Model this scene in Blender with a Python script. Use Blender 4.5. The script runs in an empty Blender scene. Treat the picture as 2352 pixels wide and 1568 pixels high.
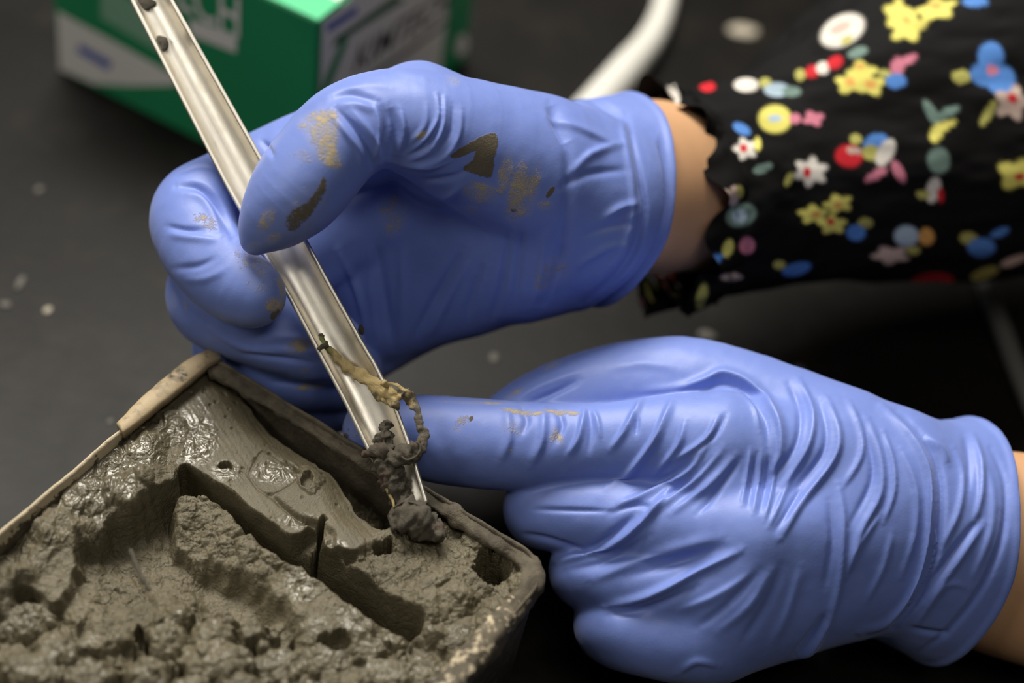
import bpy, bmesh, math, random
import numpy as np
from mathutils import Vector, Matrix

SC = bpy.context.scene
COL = SC.collection
rng = np.random.default_rng(7)

# ------------------------------------------------------------------ camera
FPX = 60.0 / 36.0 * 2352.0            # focal length in pixels of the 2352 px wide frame
CX, CY = 1176.0, 784.0
_p, _r = math.radians(46.0), math.radians(9.0)
_F = np.array([0, math.cos(_p), -math.sin(_p)])
_U0 = np.array([0, math.sin(_p), math.cos(_p)])
_R0 = np.array([1.0, 0, 0])
CF = _F
CR = math.cos(_r) * _R0 + math.sin(_r) * _U0
CU = -math.sin(_r) * _R0 + math.cos(_r) * _U0

def ray(px, py):
    px = np.asarray(px, float)[..., None]; py = np.asarray(py, float)[..., None]
    return CF + CR * (px - CX) / FPX + CU * (CY - py) / FPX

D0 = 0.40                              # working distance to the tool tip
S = D0 / FPX                           # metres for one "unit" at that distance
CAMH = 0.465 * float(-ray(970, 1150)[2])
CAMP = np.array([0.0, 0.0, CAMH])

def W(px, py, z):
    """point seen at (px, py) whose distance along the view axis is D0 + z*S"""
    z = np.asarray(z, float)
    return CAMP + ray(px, py) * (D0 + z * S)[..., None]

def on_plane(px, py, h):
    d = ray(px, py)
    t = (h - CAMH) / d[..., 2]
    return CAMP + d * t[..., None]

def to_px(P):
    q = np.asarray(P, float) - CAMP
    w = q @ CF
    return CX + FPX * (q @ CR) / w, CY - FPX * (q @ CU) / w, (w - D0) / S

cam_d = bpy.data.cameras.new('camera')
cam = bpy.data.objects.new('camera', cam_d); COL.objects.link(cam)
cam_d.lens = 60.0; cam_d.sensor_width = 36.0; cam_d.sensor_fit = 'HORIZONTAL'
cam_d.clip_start = 0.01; cam_d.clip_end = 50
M = Matrix(((CR[0], CU[0], -CF[0], 0), (CR[1], CU[1], -CF[1], 0), (CR[2], CU[2], -CF[2], CAMH), (0, 0, 0, 1)))
cam.matrix_world = M
cam_d.dof.use_dof = True
cam_d.dof.focus_distance = 0.405
cam_d.dof.aperture_fstop = 4.8
SC.camera = cam

# ------------------------------------------------------------------ light
wd = bpy.data.worlds.new('world'); SC.world = wd; wd.use_nodes = True
bg = wd.node_tree.nodes['Background']
bg.inputs[0].default_value = (1.0, 0.95, 0.88, 1); bg.inputs[1].default_value = 0.03

def area(name, loc, target, sx, sy, power, color):
    l = bpy.data.lights.new(name, 'AREA'); l.shape = 'RECTANGLE'; l.size = sx; l.size_y = sy
    l.energy = power; l.color = color
    o = bpy.data.objects.new(name, l); COL.objects.link(o)
    o.location = loc
    d = Vector(target) - Vector(loc)
    o.rotation_euler = d.to_track_quat('-Z', 'Y').to_euler()
    return o
area('ceiling_panel_light', (-0.40, 1.05, 1.30), (0, 0.3, 0), 1.0, 0.5, 41.0, (1.0, 0.95, 0.86))
area('ceiling_panel_light', (-1.35, -0.15, 1.25), (0, 0.3, 0), 0.9, 0.5, 7.5, (1.0, 0.95, 0.86))
area('ceiling_panel_light', (0.30, -0.30, 1.60), (0, 0.3, 0), 0.7, 0.35, 4.6, (1.0, 0.95, 0.86))

SC.view_settings.view_transform = 'Standard'
SC.view_settings.look = 'None'
SC.view_settings.gamma = 1.0
SC.view_settings.use_curve_mapping = False
SC.view_settings.exposure = 0.0

# ------------------------------------------------------------------ helpers
def mk(name, V, Fq, mat=None, parent=None, smooth=True, attrs=None):
    V = np.ascontiguousarray(V, np.float32); Fq = np.ascontiguousarray(Fq, np.int32)
    me = bpy.data.meshes.new(name)
    n, k = Fq.shape
    me.vertices.add(len(V)); me.vertices.foreach_set('co', V.ravel())
    me.loops.add(n * k); me.loops.foreach_set('vertex_index', Fq.ravel())
    me.polygons.add(n)
    me.polygons.foreach_set('loop_start', np.arange(0, n * k, k, dtype=np.int32))
    me.polygons.foreach_set('loop_total', np.full(n, k, np.int32))
    me.polygons.foreach_set('use_smooth', np.full(n, smooth, bool))
    me.update(calc_edges=True); me.validate()
    if attrs:
        for an, av in attrs.items():
            av = np.asarray(av, np.float32)
            if av.ndim == 1:
                a = me.attributes.new(an, 'FLOAT', 'POINT'); a.data.foreach_set('value', av)
            else:
                a = me.attributes.new(an, 'FLOAT_COLOR', 'POINT')
                c = np.ones((len(av), 4), np.float32); c[:, :3] = av[:, :3]
                a.data.foreach_set('color', c.ravel())
    o = bpy.data.objects.new(name, me); COL.objects.link(o)
    if mat: me.materials.append(mat)
    if parent: o.parent = parent
    return o

def bm_obj(name, bm, mat=None, parent=None, smooth=True):
    me = bpy.data.meshes.new(name); bm.to_mesh(me); bm.free()
    for p in me.polygons: p.use_smooth = smooth
    o = bpy.data.objects.new(name, me); COL.objects.link(o)
    if mat: me.materials.append(mat)
    if parent: o.parent = parent
    return o

def empty(name, loc=(0, 0, 0)):
    # parts are modelled in world coordinates: the base point is kept in the parent inverse
    o = bpy.data.objects.new(name, None); COL.objects.link(o)
    o.empty_display_size = 0.02
    return o

def tag(o, label, cat, group=None):
    o['label'] = label; o['category'] = cat
    if group: o['group'] = group
    return o

def grid_faces(nu, nv, wrap_v=False):
    i = np.arange(nu - 1)[:, None]; jm = nv if wrap_v else nv - 1
    j = np.arange(jm)[None, :]; j2 = (j + 1) % nv
    return np.stack([i * nv + j, (i + 1) * nv + j, (i + 1) * nv + j2, i * nv + j2], -1).reshape(-1, 4)

def sst(x, a, b):
    t = np.clip((x - a) / (b - a), 0, 1); return t * t * (3 - 2 * t)

# --- noise
_perm = rng.permutation(4096)
_rv = rng.random(4096)
def _h2(i, j, s=0): return _perm[(_perm[(i + s * 131) & 4095] + j) & 4095]
def _h3(i, j, k, s=0): return _perm[(_perm[(_perm[(i + s * 131) & 4095] + j) & 4095] + k) & 4095]
def noise2(x, y, s=0):
    xi = np.floor(x).astype(int); yi = np.floor(y).astype(int)
    fx = x - xi; fy = y - yi
    def g(i, j):
        a = _rv[_h2(i, j, s)] * 2 * np.pi
        return np.cos(a) * (x - i) + np.sin(a) * (y - j)
    u = fx ** 3 * (fx * (fx * 6 - 15) + 10); v = fy ** 3 * (fy * (fy * 6 - 15) + 10)
    a = g(xi, yi) * (1 - u) + g(xi + 1, yi) * u
    b = g(xi, yi + 1) * (1 - u) + g(xi + 1, yi + 1) * u
    return 1.4 * (a * (1 - v) + b * v)
def fbm2(x, y, o=4, s=0, gain=0.5):
    t = 0; a = 1.0
    for k in range(o):
        t = t + a * noise2(x, y, s + k); x = x * 2.03; y = y * 2.03; a *= gain
    return t
def ridge2(x, y, o=3, s=0):
    t = 0; a = 1.0
    for k in range(o):
        t = t + a * (1 - np.abs(noise2(x, y, s + k)) * 2); x = x * 2.03; y = y * 2.03; a *= 0.5
    return t
def noise3(x, y, z, s=0):
    xi = np.floor(x).astype(int); yi = np.floor(y).astype(int); zi = np.floor(z).astype(int)
    fx, fy, fz = x - xi, y - yi, z - zi
    u, v, w = [q * q * (3 - 2 * q) for q in (fx, fy, fz)]
    r = 0
    for a in (0, 1):
        for b in (0, 1):
            for c in (0, 1):
                r = r + _rv[_h3(xi + a, yi + b, zi + c, s)] * (u if a else 1 - u) * (v if b else 1 - v) * (w if c else 1 - w)
    return r * 2 - 1
def fbm3(P, sc, o=3, s=0):
    t = 0; a = 1.0
    for k in range(o):
        t = t + a * noise3(P[:, 0] / sc, P[:, 1] / sc, P[:, 2] / sc, s + k); sc = sc / 2.03; a *= 0.5
    return t
def worley2(x, y, s=0, jit=0.9):
    xi = np.floor(x).astype(int); yi = np.floor(y).astype(int)
    f1 = np.full(x.shape, 9.0); f2 = np.full(x.shape, 9.0); idv = np.zeros(x.shape)
    for a in (-1, 0, 1):
        for b in (-1, 0, 1):
            h = _h2(xi + a, yi + b, s)
            cx = xi + a + 0.5 + (_rv[h] - 0.5) * jit; cy = yi + b + 0.5 + (_rv[(h + 777) & 4095] - 0.5) * jit
            d = np.hypot(x - cx, y - cy)
            m = d < f1
            f2 = np.where(m, f1, np.minimum(f2, d)); idv = np.where(m, _rv[(h + 99) & 4095], idv); f1 = np.where(m, d, f1)
    return f1, f2, idv

def seg_dist(x, y, a, b):
    """distance, signed side and parameter to one segment"""
    ex, ey = b[0] - a[0], b[1] - a[1]; L2 = ex * ex + ey * ey + 1e-9
    t = np.clip(((x - a[0]) * ex + (y - a[1]) * ey) / L2, 0, 1)
    dx = x - a[0] - t * ex; dy = y - a[1] - t * ey
    return np.hypot(dx, dy), np.sign(ex * dy - ey * dx), t
def smooth_poly(pts, n=6, closed=False):
    P = np.array(pts, float)
    if len(P) < 3: return P
    out = []
    m = len(P); rngi = range(m if closed else m - 1)
    for i in rngi:
        g = (lambda k: P[k % m]) if closed else (lambda k: P[min(max(k, 0), m - 1)])
        p0, p1, p2, p3 = g(i - 1), g(i), g(i + 1), g(i + 2)
        for k in range(n):
            t = k / n
            out.append(0.5 * ((2 * p1) + (-p0 + p2) * t + (2 * p0 - 5 * p1 + 4 * p2 - p3) * t * t + (-p0 + 3 * p1 - 3 * p2 + p3) * t ** 3))
    if not closed: out.append(P[-1])
    return np.array(out)
def line_field(x, y, pts, reach=60, n=4):
    """(distance, side, parameter 0..1) to a smooth polyline; only near it, else inf"""
    P = smooth_poly(pts, n)
    L = np.concatenate([[0], np.cumsum(np.hypot(*np.diff(P, axis=0).T))]); L /= L[-1]
    D = np.full(x.shape, 1e9); Sg = np.zeros(x.shape); T = np.zeros(x.shape)
    lo = P.min(0) - reach; hi = P.max(0) + reach
    idx = np.nonzero((x > lo[0]) & (x < hi[0]) & (y > lo[1]) & (y < hi[1]))[0] if x.ndim == 1 else None
    xs, ys = (x[idx], y[idx]) if idx is not None else (x, y)
    d = np.full(xs.shape, 1e9); sg = np.zeros(xs.shape); tt = np.zeros(xs.shape)
    for i in range(len(P) - 1):
        q, s_, t = seg_dist(xs, ys, P[i], P[i + 1])
        m = q < d
        d = np.where(m, q, d); sg = np.where(m, s_, sg); tt = np.where(m, L[i] + t * (L[i + 1] - L[i]), tt)
    if idx is None: return d, sg, tt
    D[idx] = d; Sg[idx] = sg; T[idx] = tt
    return D, Sg, T
def poly_sd(x, y, pts, n=1, reach=250):
    """signed distance to polygon, negative inside (+1e3 far away)"""
    P = smooth_poly(pts, n, True) if n > 1 else np.array(pts, float)
    out = np.full(x.shape, 1e3)
    lo = P.min(0) - reach; hi = P.max(0) + reach
    idx = np.nonzero((x > lo[0]) & (x < hi[0]) & (y > lo[1]) & (y < hi[1]))[0]
    xs, ys = x[idx], y[idx]
    d = np.full(xs.shape, 1e9); ins = np.zeros(xs.shape, bool)
    m = len(P)
    for i in range(m):
        a, b = P[i], P[(i + 1) % m]
        q, _, _ = seg_dist(xs, ys, a, b); d = np.minimum(d, q)
        c = ((a[1] > ys) != (b[1] > ys)) & (xs < (b[0] - a[0]) * (ys - a[1]) / (b[1] - a[1] + 1e-12) + a[0])
        ins ^= c
    out[idx] = np.where(ins, -d, d)
    return out

# --- materials
def mat(name, color=(0.5, 0.5, 0.5), rough=0.5, metal=0.0, spec=0.5):
    m = bpy.data.materials.new(name); m.use_nodes = True
    b = m.node_tree.nodes['Principled BSDF']
    b.inputs['Base Color'].default_value = (*color, 1); b.inputs['Roughness'].default_value = rough
    b.inputs['Metallic'].default_value = metal; b.inputs['Specular IOR Level'].default_value = spec
    return m
class NT:
    def __init__(s, m): s.t = m.node_tree; s.b = s.t.nodes['Principled BSDF']
    def n(s, typ, **kw):
        q = s.t.nodes.new(typ)
        for k, v in kw.items(): setattr(q, k, v)
        return q
    def l(s, a, b): s.t.links.new(a, b)
    def co(s):
        return s.n('ShaderNodeTexCoord').outputs['Object']
    def noise(s, scale, detail=4, rough=0.5, co=None, dist=0.0):
        q = s.n('ShaderNodeTexNoise'); q.inputs['Scale'].default_value = scale; q.inputs['Detail'].default_value = detail
        q.inputs['Roughness'].default_value = rough; q.inputs['Distortion'].default_value = dist
        s.l(co if co else s.co(), q.inputs['Vector']); return q.outputs['Fac']
    def ramp(s, fac, stops):
        q = s.n('ShaderNodeValToRGB'); e = q.color_ramp.elements
        while len(e) < len(stops): e.new(0.5)
        for el, (p, c) in zip(e, stops):
            el.position = p; el.color = (*c, 1) if len(c) == 3 else c
        s.l(fac, q.inputs['Fac']); return q.outputs['Color']
    def math(s, op, a, b=None, clamp=False):
        q = s.n('ShaderNodeMath', operation=op); q.use_clamp = clamp
        for i, v in enumerate((a, b)):
            if v is None: continue
            if isinstance(v, (int, float)): q.inputs[i].default_value = v
            else: s.l(v, q.inputs[i])
        return q.outputs[0]
    def mix(s, fac, a, b):
        q = s.n('ShaderNodeMix', data_type='RGBA')
        for i, v in ((0, fac), (6, a), (7, b)):
            if isinstance(v, (int, float)): q.inputs[i].default_value = v
            elif isinstance(v, tuple): q.inputs[i].default_value = (*v, 1)
            else: s.l(v, q.inputs[i])
        return q.outputs[2]
    def attr(s, name, col=False):
        q = s.n('ShaderNodeAttribute'); q.attribute_name = name
        return q.outputs['Color' if col else 'Fac']
    def bump(s, h, strength, dist, normal=None):
        q = s.n('ShaderNodeBump'); q.inputs['Strength'].default_value = strength; q.inputs['Distance'].default_value = dist
        s.l(h, q.inputs['Height'])
        if normal: s.l(normal, q.inputs['Normal'])
        return q.outputs['Normal']
    def set(s, name, v): s.l(v, s.b.inputs[name])
# ------------------------------------------------------------------ implicit surfaces -> mesh
def caps(P, a, b, ra, rb):
    a = np.array(a, np.float32); b = np.array(b, np.float32); e = b - a
    q = P - a
    t = np.clip((q @ e) / (e @ e + 1e-9), 0, 1)
    return np.sqrt(((q - t[:, None] * e) ** 2).sum(1)) - (ra + t * (rb - ra))
def smin(a, b, k):
    h = np.maximum(k - np.abs(a - b), 0) / k
    return np.minimum(a, b) - h * h * k * 0.25

class Body:
    """groups of tapered capsules; smooth inside a group, crisper between groups"""
    def __init__(s, k=18): s.g = []; s.k = k; s.post = None
    def chain(s, pts, k=40, name=None):
        pts = smooth_poly(pts, 4)
        s.g.append(([(pts[i], pts[i + 1]) for i in range(len(pts) - 1)], k))
    def group(s, chains, k=60):
        segs = []
        for c in chains: segs += [(c[i], c[i + 1]) for i in range(len(c) - 1)]
        s.g.append((segs, k))
    def field(s, P, lab=False):
        P = P.astype(np.float32)
        d = np.full(len(P), 500.0, np.float32); best = np.full(len(P), 1e9, np.float32); L = np.zeros(len(P), int)
        for gi, (segs, k) in enumerate(s.g):
            gd = np.full(len(P), 500.0, np.float32)
            pad = 70 + k
            allp = np.array([q for sg in segs for q in sg], float)
            glo = (allp[:, :3] - allp[:, 3:]).min(0) - pad; ghi = (allp[:, :3] + allp[:, 3:]).max(0) + pad
            gm = np.nonzero(((P > glo) & (P < ghi)).all(1))[0]
            if len(gm) == 0: continue
            Pg = P[gm]; dd = np.full(len(Pg), 500.0, np.float32)
            for a, b in segs:
                A = np.array([a, b], float)
                lo = (A[:, :3] - A[:, 3:]).min(0) - pad; hi = (A[:, :3] + A[:, 3:]).max(0) + pad
                m = np.nonzero(((Pg > lo) & (Pg < hi)).all(1))[0]
                if len(m) == 0: continue
                dd[m] = smin(dd[m], caps(Pg[m], a[:3], b[:3], a[3], b[3]), k)
            gd[gm] = dd
            if lab:
                mm = gd < best; best = np.where(mm, gd, best); L = np.where(mm, gi, L)
            d = smin(d, gd, s.k)
        if s.post is not None: d = s.post(P, d)
        return (d, L) if lab else d

def surface_nets(fn, lo, hi, h):
    ax = [np.arange(lo[i], hi[i] + h, h, dtype=np.float32) for i in range(3)]
    nx, ny, nz = map(len, ax)
    # a coarse pass first: the fine nodes are only worked out near the surface
    C = 4
    cxs = [np.arange(0, n, C) for n in (nx, ny, nz)]
    cc = [ax[i][np.minimum(cxs[i] + C // 2, len(ax[i]) - 1)] for i in range(3)]
    G = np.stack(np.meshgrid(*cc, indexing='ij'), -1).reshape(-1, 3)
    dc = np.concatenate([fn(G[i:i + 400000]) for i in range(0, len(G), 400000)]).reshape([len(q) for q in cc])
    up = lambda A: np.repeat(np.repeat(np.repeat(A, C, 0), C, 1), C, 2)[:nx, :ny, :nz]
    V = up(np.sign(dc) * 50).astype(np.float32)
    near = np.argwhere(up(np.abs(dc) < C * h * 1.05 + 10)).astype(np.int32)
    a0 = np.array([a[0] for a in ax], np.float32)
    for i in range(0, len(near), 600000):
        q = near[i:i + 600000]
        V[tuple(q.T)] = fn(a0 + q.astype(np.float32) * h)
    ins = V < 0
    c = np.zeros((nx - 1, ny - 1, nz - 1), np.int8)
    for a in (0, 1):
        for b in (0, 1):
            for d in (0, 1):
                c += ins[a:nx - 1 + a, b:ny - 1 + b, d:nz - 1 + d]
    I = np.argwhere((c > 0) & (c < 8))
    idm = np.full(c.shape, -1, np.int32); idm[tuple(I.T)] = np.arange(len(I))
    corner = {}
    for a in (0, 1):
        for b in (0, 1):
            for d in (0, 1):
                corner[a, b, d] = V[I[:, 0] + a, I[:, 1] + b, I[:, 2] + d]
    acc = np.zeros((len(I), 3)); cnt = np.zeros(len(I))
    ks = list(corner)
    for p in ks:
        for axis in range(3):
            if p[axis] == 1: continue
            q = list(p); q[axis] = 1; q = tuple(q)
            u, v = corner[p], corner[q]
            m = (u < 0) != (v < 0)
            t = np.where(m, u / np.where(m, u - v, 1), 0)
            pt = np.tile(np.array(p, float), (len(I), 1)); pt[:, axis] = t
            acc[m] += pt[m]; cnt[m] += 1
    P = (I + acc / cnt[:, None]) * h + np.array([a[0] for a in ax])
    quads = []
    for axis in range(3):
        o = [i for i in range(3) if i != axis]
        sl0 = [slice(None)] * 3; sl1 = [slice(None)] * 3
        sl0[axis] = slice(0, -1); sl1[axis] = slice(1, None)
        A = ins[tuple(sl0)]; B = ins[tuple(sl1)]
        E = np.argwhere(A != B)
        E = E[(E[:, o[0]] > 0) & (E[:, o[1]] > 0) & (E[:, o[0]] < V.shape[o[0]] - 1) & (E[:, o[1]] < V.shape[o[1]] - 1)]
        def cell(d0, d1):
            q = E.copy(); q[:, o[0]] -= d0; q[:, o[1]] -= d1
            return idm[tuple(q.T)]
        Q = np.stack([cell(1, 1), cell(0, 1), cell(0, 0), cell(1, 0)], 1)
        flip = A[tuple(E.T)]
        if axis == 1: flip = ~flip
        Q[~flip] = Q[~flip][:, ::-1]
        quads.append(Q)
    Q = np.concatenate(quads)
    return P, Q[(Q >= 0).all(1)]

def fgrad(fn, P, e):
    d = fn(P)
    G = np.stack([fn(P + np.array(v) * e) - d for v in ((1, 0, 0), (0, 1, 0), (0, 0, 1))], 1)
    return d, G / (np.linalg.norm(G, axis=1, keepdims=True) + 1e-9)
def refine(fn, P, e=1.5, lim=4.0):
    d, N = fgrad(fn, P, e)
    P = P - N * np.clip(d, -lim, lim)[:, None]
    return P, fgrad(fn, P, e)[1]

def folds(P, N, specs, lab=None):
    """cloth folds: raised asymmetric ridges (or creases, height < 0) along lines on the side that shows them"""
    disp = np.zeros(len(P))
    face = sst(-N[:, 2], -0.15, 0.35)
    for sp in specs:
        pts, hgt, w1, w2 = sp[:4]
        groups = sp[4] if len(sp) > 4 else None
        d, sg, t = line_field(P[:, 0], P[:, 1], pts, reach=3.2 * max(w1, w2))
        w = np.where(sg < 0, w1, w2)
        env = np.clip(np.sin(np.pi * np.clip(t, 0.02, 0.98)), 0, 1) ** 0.6
        q = hgt * env * np.exp(-(np.minimum(d, 1e4) / w) ** 2) * face
        if groups is not None and lab is not None: q = q * np.isin(lab, groups)
        disp += q
    return disp
# ------------------------------------------------------------------ bench
def bevel_box(name, sx, sy, sz, mat_, bev=0.002, seg=3, parent=None):
    bm = bmesh.new(); bmesh.ops.create_cube(bm, size=1.0)
    bmesh.ops.scale(bm, vec=(sx, sy, sz), verts=bm.verts)
    bmesh.ops.bevel(bm, geom=list(bm.edges), offset=bev, segments=seg, affect='EDGES', profile=0.5)
    return bm_obj(name, bm, mat_, parent, smooth=False)

m_bench = mat('black_resin', (0.006, 0.0055, 0.005), 0.4, 0.0, 0.085)
nt = NT(m_bench)
co = nt.co()
n1 = nt.noise(9, 5, 0.6, co); n2 = nt.noise(160, 4, 0.6, co); n3 = nt.noise(38, 5, 0.7, co)
nt.set('Base Color', nt.mix(nt.ramp(n3, [(0.5, (0, 0, 0)), (0.8, (1, 1, 1))]), (0.0062, 0.0056, 0.005), (0.018, 0.0155, 0.013)))
nt.set('Roughness', nt.ramp(n1, [(0.3, (0.32,) * 3), (0.7, (0.46,) * 3)]))
nt.set('Normal', nt.bump(n2, 0.15, 0.0004))
bench = bevel_box('lab_bench', 2.4, 1.8, 0.03, m_bench, 0.003)
bench.location = (0, 0.35, -0.015)
tag(bench, 'matte black lab bench top under the tray and the tissue box', 'bench')

# ------------------------------------------------------------------ gloves
def glove_material(name):
    m = mat(name, (0.17, 0.24, 0.72), 0.42)
    nt = NT(m); co = nt.co()
    tone = nt.noise(45, 3, 0.5, co)
    base = nt.mix(tone, (0.140, 0.208, 0.58), (0.168, 0.248, 0.63))
    dust = nt.attr('dust'); wet = nt.attr('wet')
    g1 = nt.noise(2000, 4, 0.7, co); g2 = nt.noise(520, 6, 0.75, co)
    g3 = nt.noise(240, 5, 0.65, co, 0.8)
    gmix = nt.math('ADD', nt.math('MULTIPLY', g1, 0.3), nt.math('ADD', nt.math('MULTIPLY', g2, 0.3), nt.math('MULTIPLY', g3, 0.4)))
    dm = nt.math('ADD', nt.math('MULTIPLY', dust, 1.0), nt.math('MULTIPLY', nt.math('SUBTRACT', gmix, 0.5), 3.8))
    dm = nt.ramp(dm, [(0.36, (0, 0, 0)), (0.78, (1, 1, 1))])
    dm = nt.math('MULTIPLY', dm, nt.ramp(dust, [(0.02, (0, 0, 0)), (0.2, (1, 1, 1))]))
    haze = nt.math('MULTIPLY', dust, 0.5, True)
    film = nt.math('MULTIPLY', nt.ramp(g2, [(0.5, (0, 0, 0)), (0.75, (1, 1, 1))]), 0.10)
    base = nt.mix(nt.math('MAXIMUM', haze, film), base, (0.40, 0.39, 0.40))
    base = nt.mix(dm, base, (0.46, 0.38, 0.24))
    wm = nt.math('ADD', wet, nt.math('MULTIPLY', nt.math('SUBTRACT', gmix, 0.5), 2.6))
    wm = nt.ramp(wm, [(0.42, (0, 0, 0)), (0.6, (1, 1, 1))])
    wm = nt.math('MULTIPLY', wm, nt.ramp(wet, [(0.02, (0, 0, 0)), (0.2, (1, 1, 1))]))
    base = nt.mix(wm, base, (0.115, 0.095, 0.06))
    nt.set('Base Color', base)
    solid = nt.math('MAXIMUM', dm, wm)
    nt.set('Roughness', nt.math('ADD', 0.50, nt.math('MULTIPLY', solid, 0.35)))
    nb = nt.bump(nt.noise(1500, 3, 0.5, co), 0.12, 0.0002)
    nt.set('Normal', nt.bump(nt.math('MULTIPLY', solid, g1), 0.6, 0.0005, nb))
    nt.b.inputs['Subsurface Weight'].default_value = 0.0
    nt.b.inputs['Sheen Weight'].default_value = 0.15
    return m
m_glove = glove_material('blue_nitrile')

def build_glove(body, lo, hi, h, specs, dust, wet, parent, name='glove', extra=None):
    fn = body.field
    P, Q = surface_nets(fn, lo, hi, h)
    P, N = refine(fn, P)
    lab = body.field(P, True)[1]
    disp = 1.25 * folds(P, N, [(q[0], q[1], q[2] * 0.82, q[3] * 0.82, *q[4:]) for q in specs], lab)
    if extra is not None: disp = disp + extra(P, N, lab)
    P2 = P + N * disp[:, None]
    def blot(sp):
        v = np.zeros(len(P))
        fr = sst(-N[:, 2], -0.05, 0.3)
        for s_ in sp:
            kind = s_[0]
            if kind == 'e':        # ellipse: cx, cy, rx, ry, angle, strength
                _, cx, cy, rx, ry, an, st = s_[:7]
                c, s2 = math.cos(math.radians(an)), math.sin(math.radians(an))
                u = ((P[:, 0] - cx) * c + (P[:, 1] - cy) * s2) / rx; w = (-(P[:, 0] - cx) * s2 + (P[:, 1] - cy) * c) / ry
                q = st * (1 - sst(np.hypot(u, w), 0.35, 1.15))
            else:                  # polygon, strength, softness
                _, pts, st, sf = s_[:4]
                q = st * (1 - sst(poly_sd(P[:, 0], P[:, 1], pts, 3, 60), -sf, sf))
            v = np.maximum(v, q * fr)
        return v
    Wd = W(P2[:, 0], P2[:, 1], P2[:, 2])
    return mk(name, Wd, Q, m_glove, parent, True, {'dust': blot(dust), 'wet': blot(wet)}), lab

VOX = 4.0
# ---- right hand (upper): thumb on the near side pressing the scoop, fingers curled below it
RH = Body(k=14)
RH.chain([(960, 262, 195, 120), (700, 368, 285, 106), (540, 440, 296, 99), (448, 490, 240, 98), (470, 582, 160, 88), (530, 645, 122, 82), (586, 679, 104, 70)], 20)   # 0 index
RH.chain([(1010, 400, 300, 118), (720, 560, 330, 108), (497, 668, 300, 108), (610, 745, 270, 92), (760, 800, 290, 80)], 30)  # 1 middle
RH.chain([(1050, 520, 400, 110), (800, 660, 450, 104), (556, 796, 412, 106), (680, 845, 388, 90), (800, 856, 400, 76)], 30)  # 2 ring
RH.chain([(1060, 640, 470, 104), (860, 760, 500, 96), (665, 895, 490, 94), (780, 905, 470, 80)], 30)                         # 3 little
RH.chain([(1240, 395, 240, 175), (1010, 300, 80, 128), (880, 270, 30, 104), (778, 318, 2, 106), (690, 428, -4, 104), (632, 492, 10, 74), (596, 534, 24, 38), (582, 558, 30, 18)], 20)  # 4 thumb
RH.group([[(960, 262, 175, 120), (1330, 432, 350, 138)], [(1010, 420, 310, 130), (1350, 480, 380, 180)],
          [(1030, 540, 400, 130), (1340, 530, 420, 170)], [(900, 730, 470, 92), (1080, 652, 460, 98), (1320, 590, 440, 112)], [(850, 520, 350, 105), (1220, 530, 350, 165)], [(840, 630, 390, 105), (1200, 610, 390, 120)], [(850, 735, 430, 88), (1060, 665, 430, 88)],
          [(1240, 395, 240, 175), (1370, 460, 330, 190)], [(1000, 300, 130, 110), (1080, 420, 300, 120)]], 60)                # 5 palm
def hem(P, d, c, a, r_hem, r_in, L, wall, bead, wob):
    q = P - c; t = q @ a
    rad = np.sqrt(np.maximum((q * q).sum(1) - t * t, 0))
    u = np.cross(a, (0, 1, 0)); u /= np.linalg.norm(u); v = np.cross(u, a)
    an = np.arctan2(q @ v, q @ u)
    t = t - wob * (np.sin(3 * an + 0.7) + 0.6 * np.sin(5 * an))
    f = np.clip((t + L) / L, 0, 1.2)
    R = r_in + (r_hem - r_in) * f ** 0.8 + wob * 0.7 * np.sin(4 * an + 1.3) * f
    near = rad < r_hem + 120
    shell = np.maximum(np.abs(rad - R) - wall, np.maximum(t, -(t + L)))
    tor = np.sqrt((rad - R) ** 2 + (t + 3) ** 2) - bead
    d2 = np.where(near & (t > -L - 60), np.maximum(d, t + L * 0.25), d)      # the hand stops inside the cuff
    d2 = np.where(t > -L * 0.25 - 1e-6, np.maximum(d2, 5.0), d2)
    return smin(d2, smin(shell, tor, 10), 30)
_rc = np.array((1408, 458, 480.0)); _ra = np.array((0.80, 0.19, 0.55)); _ra /= np.linalg.norm(_ra)
RH.post = lambda P, d: hem(P, d, _rc, _ra, 240, 178, 185, 6.5, 9.0, 5)

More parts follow.
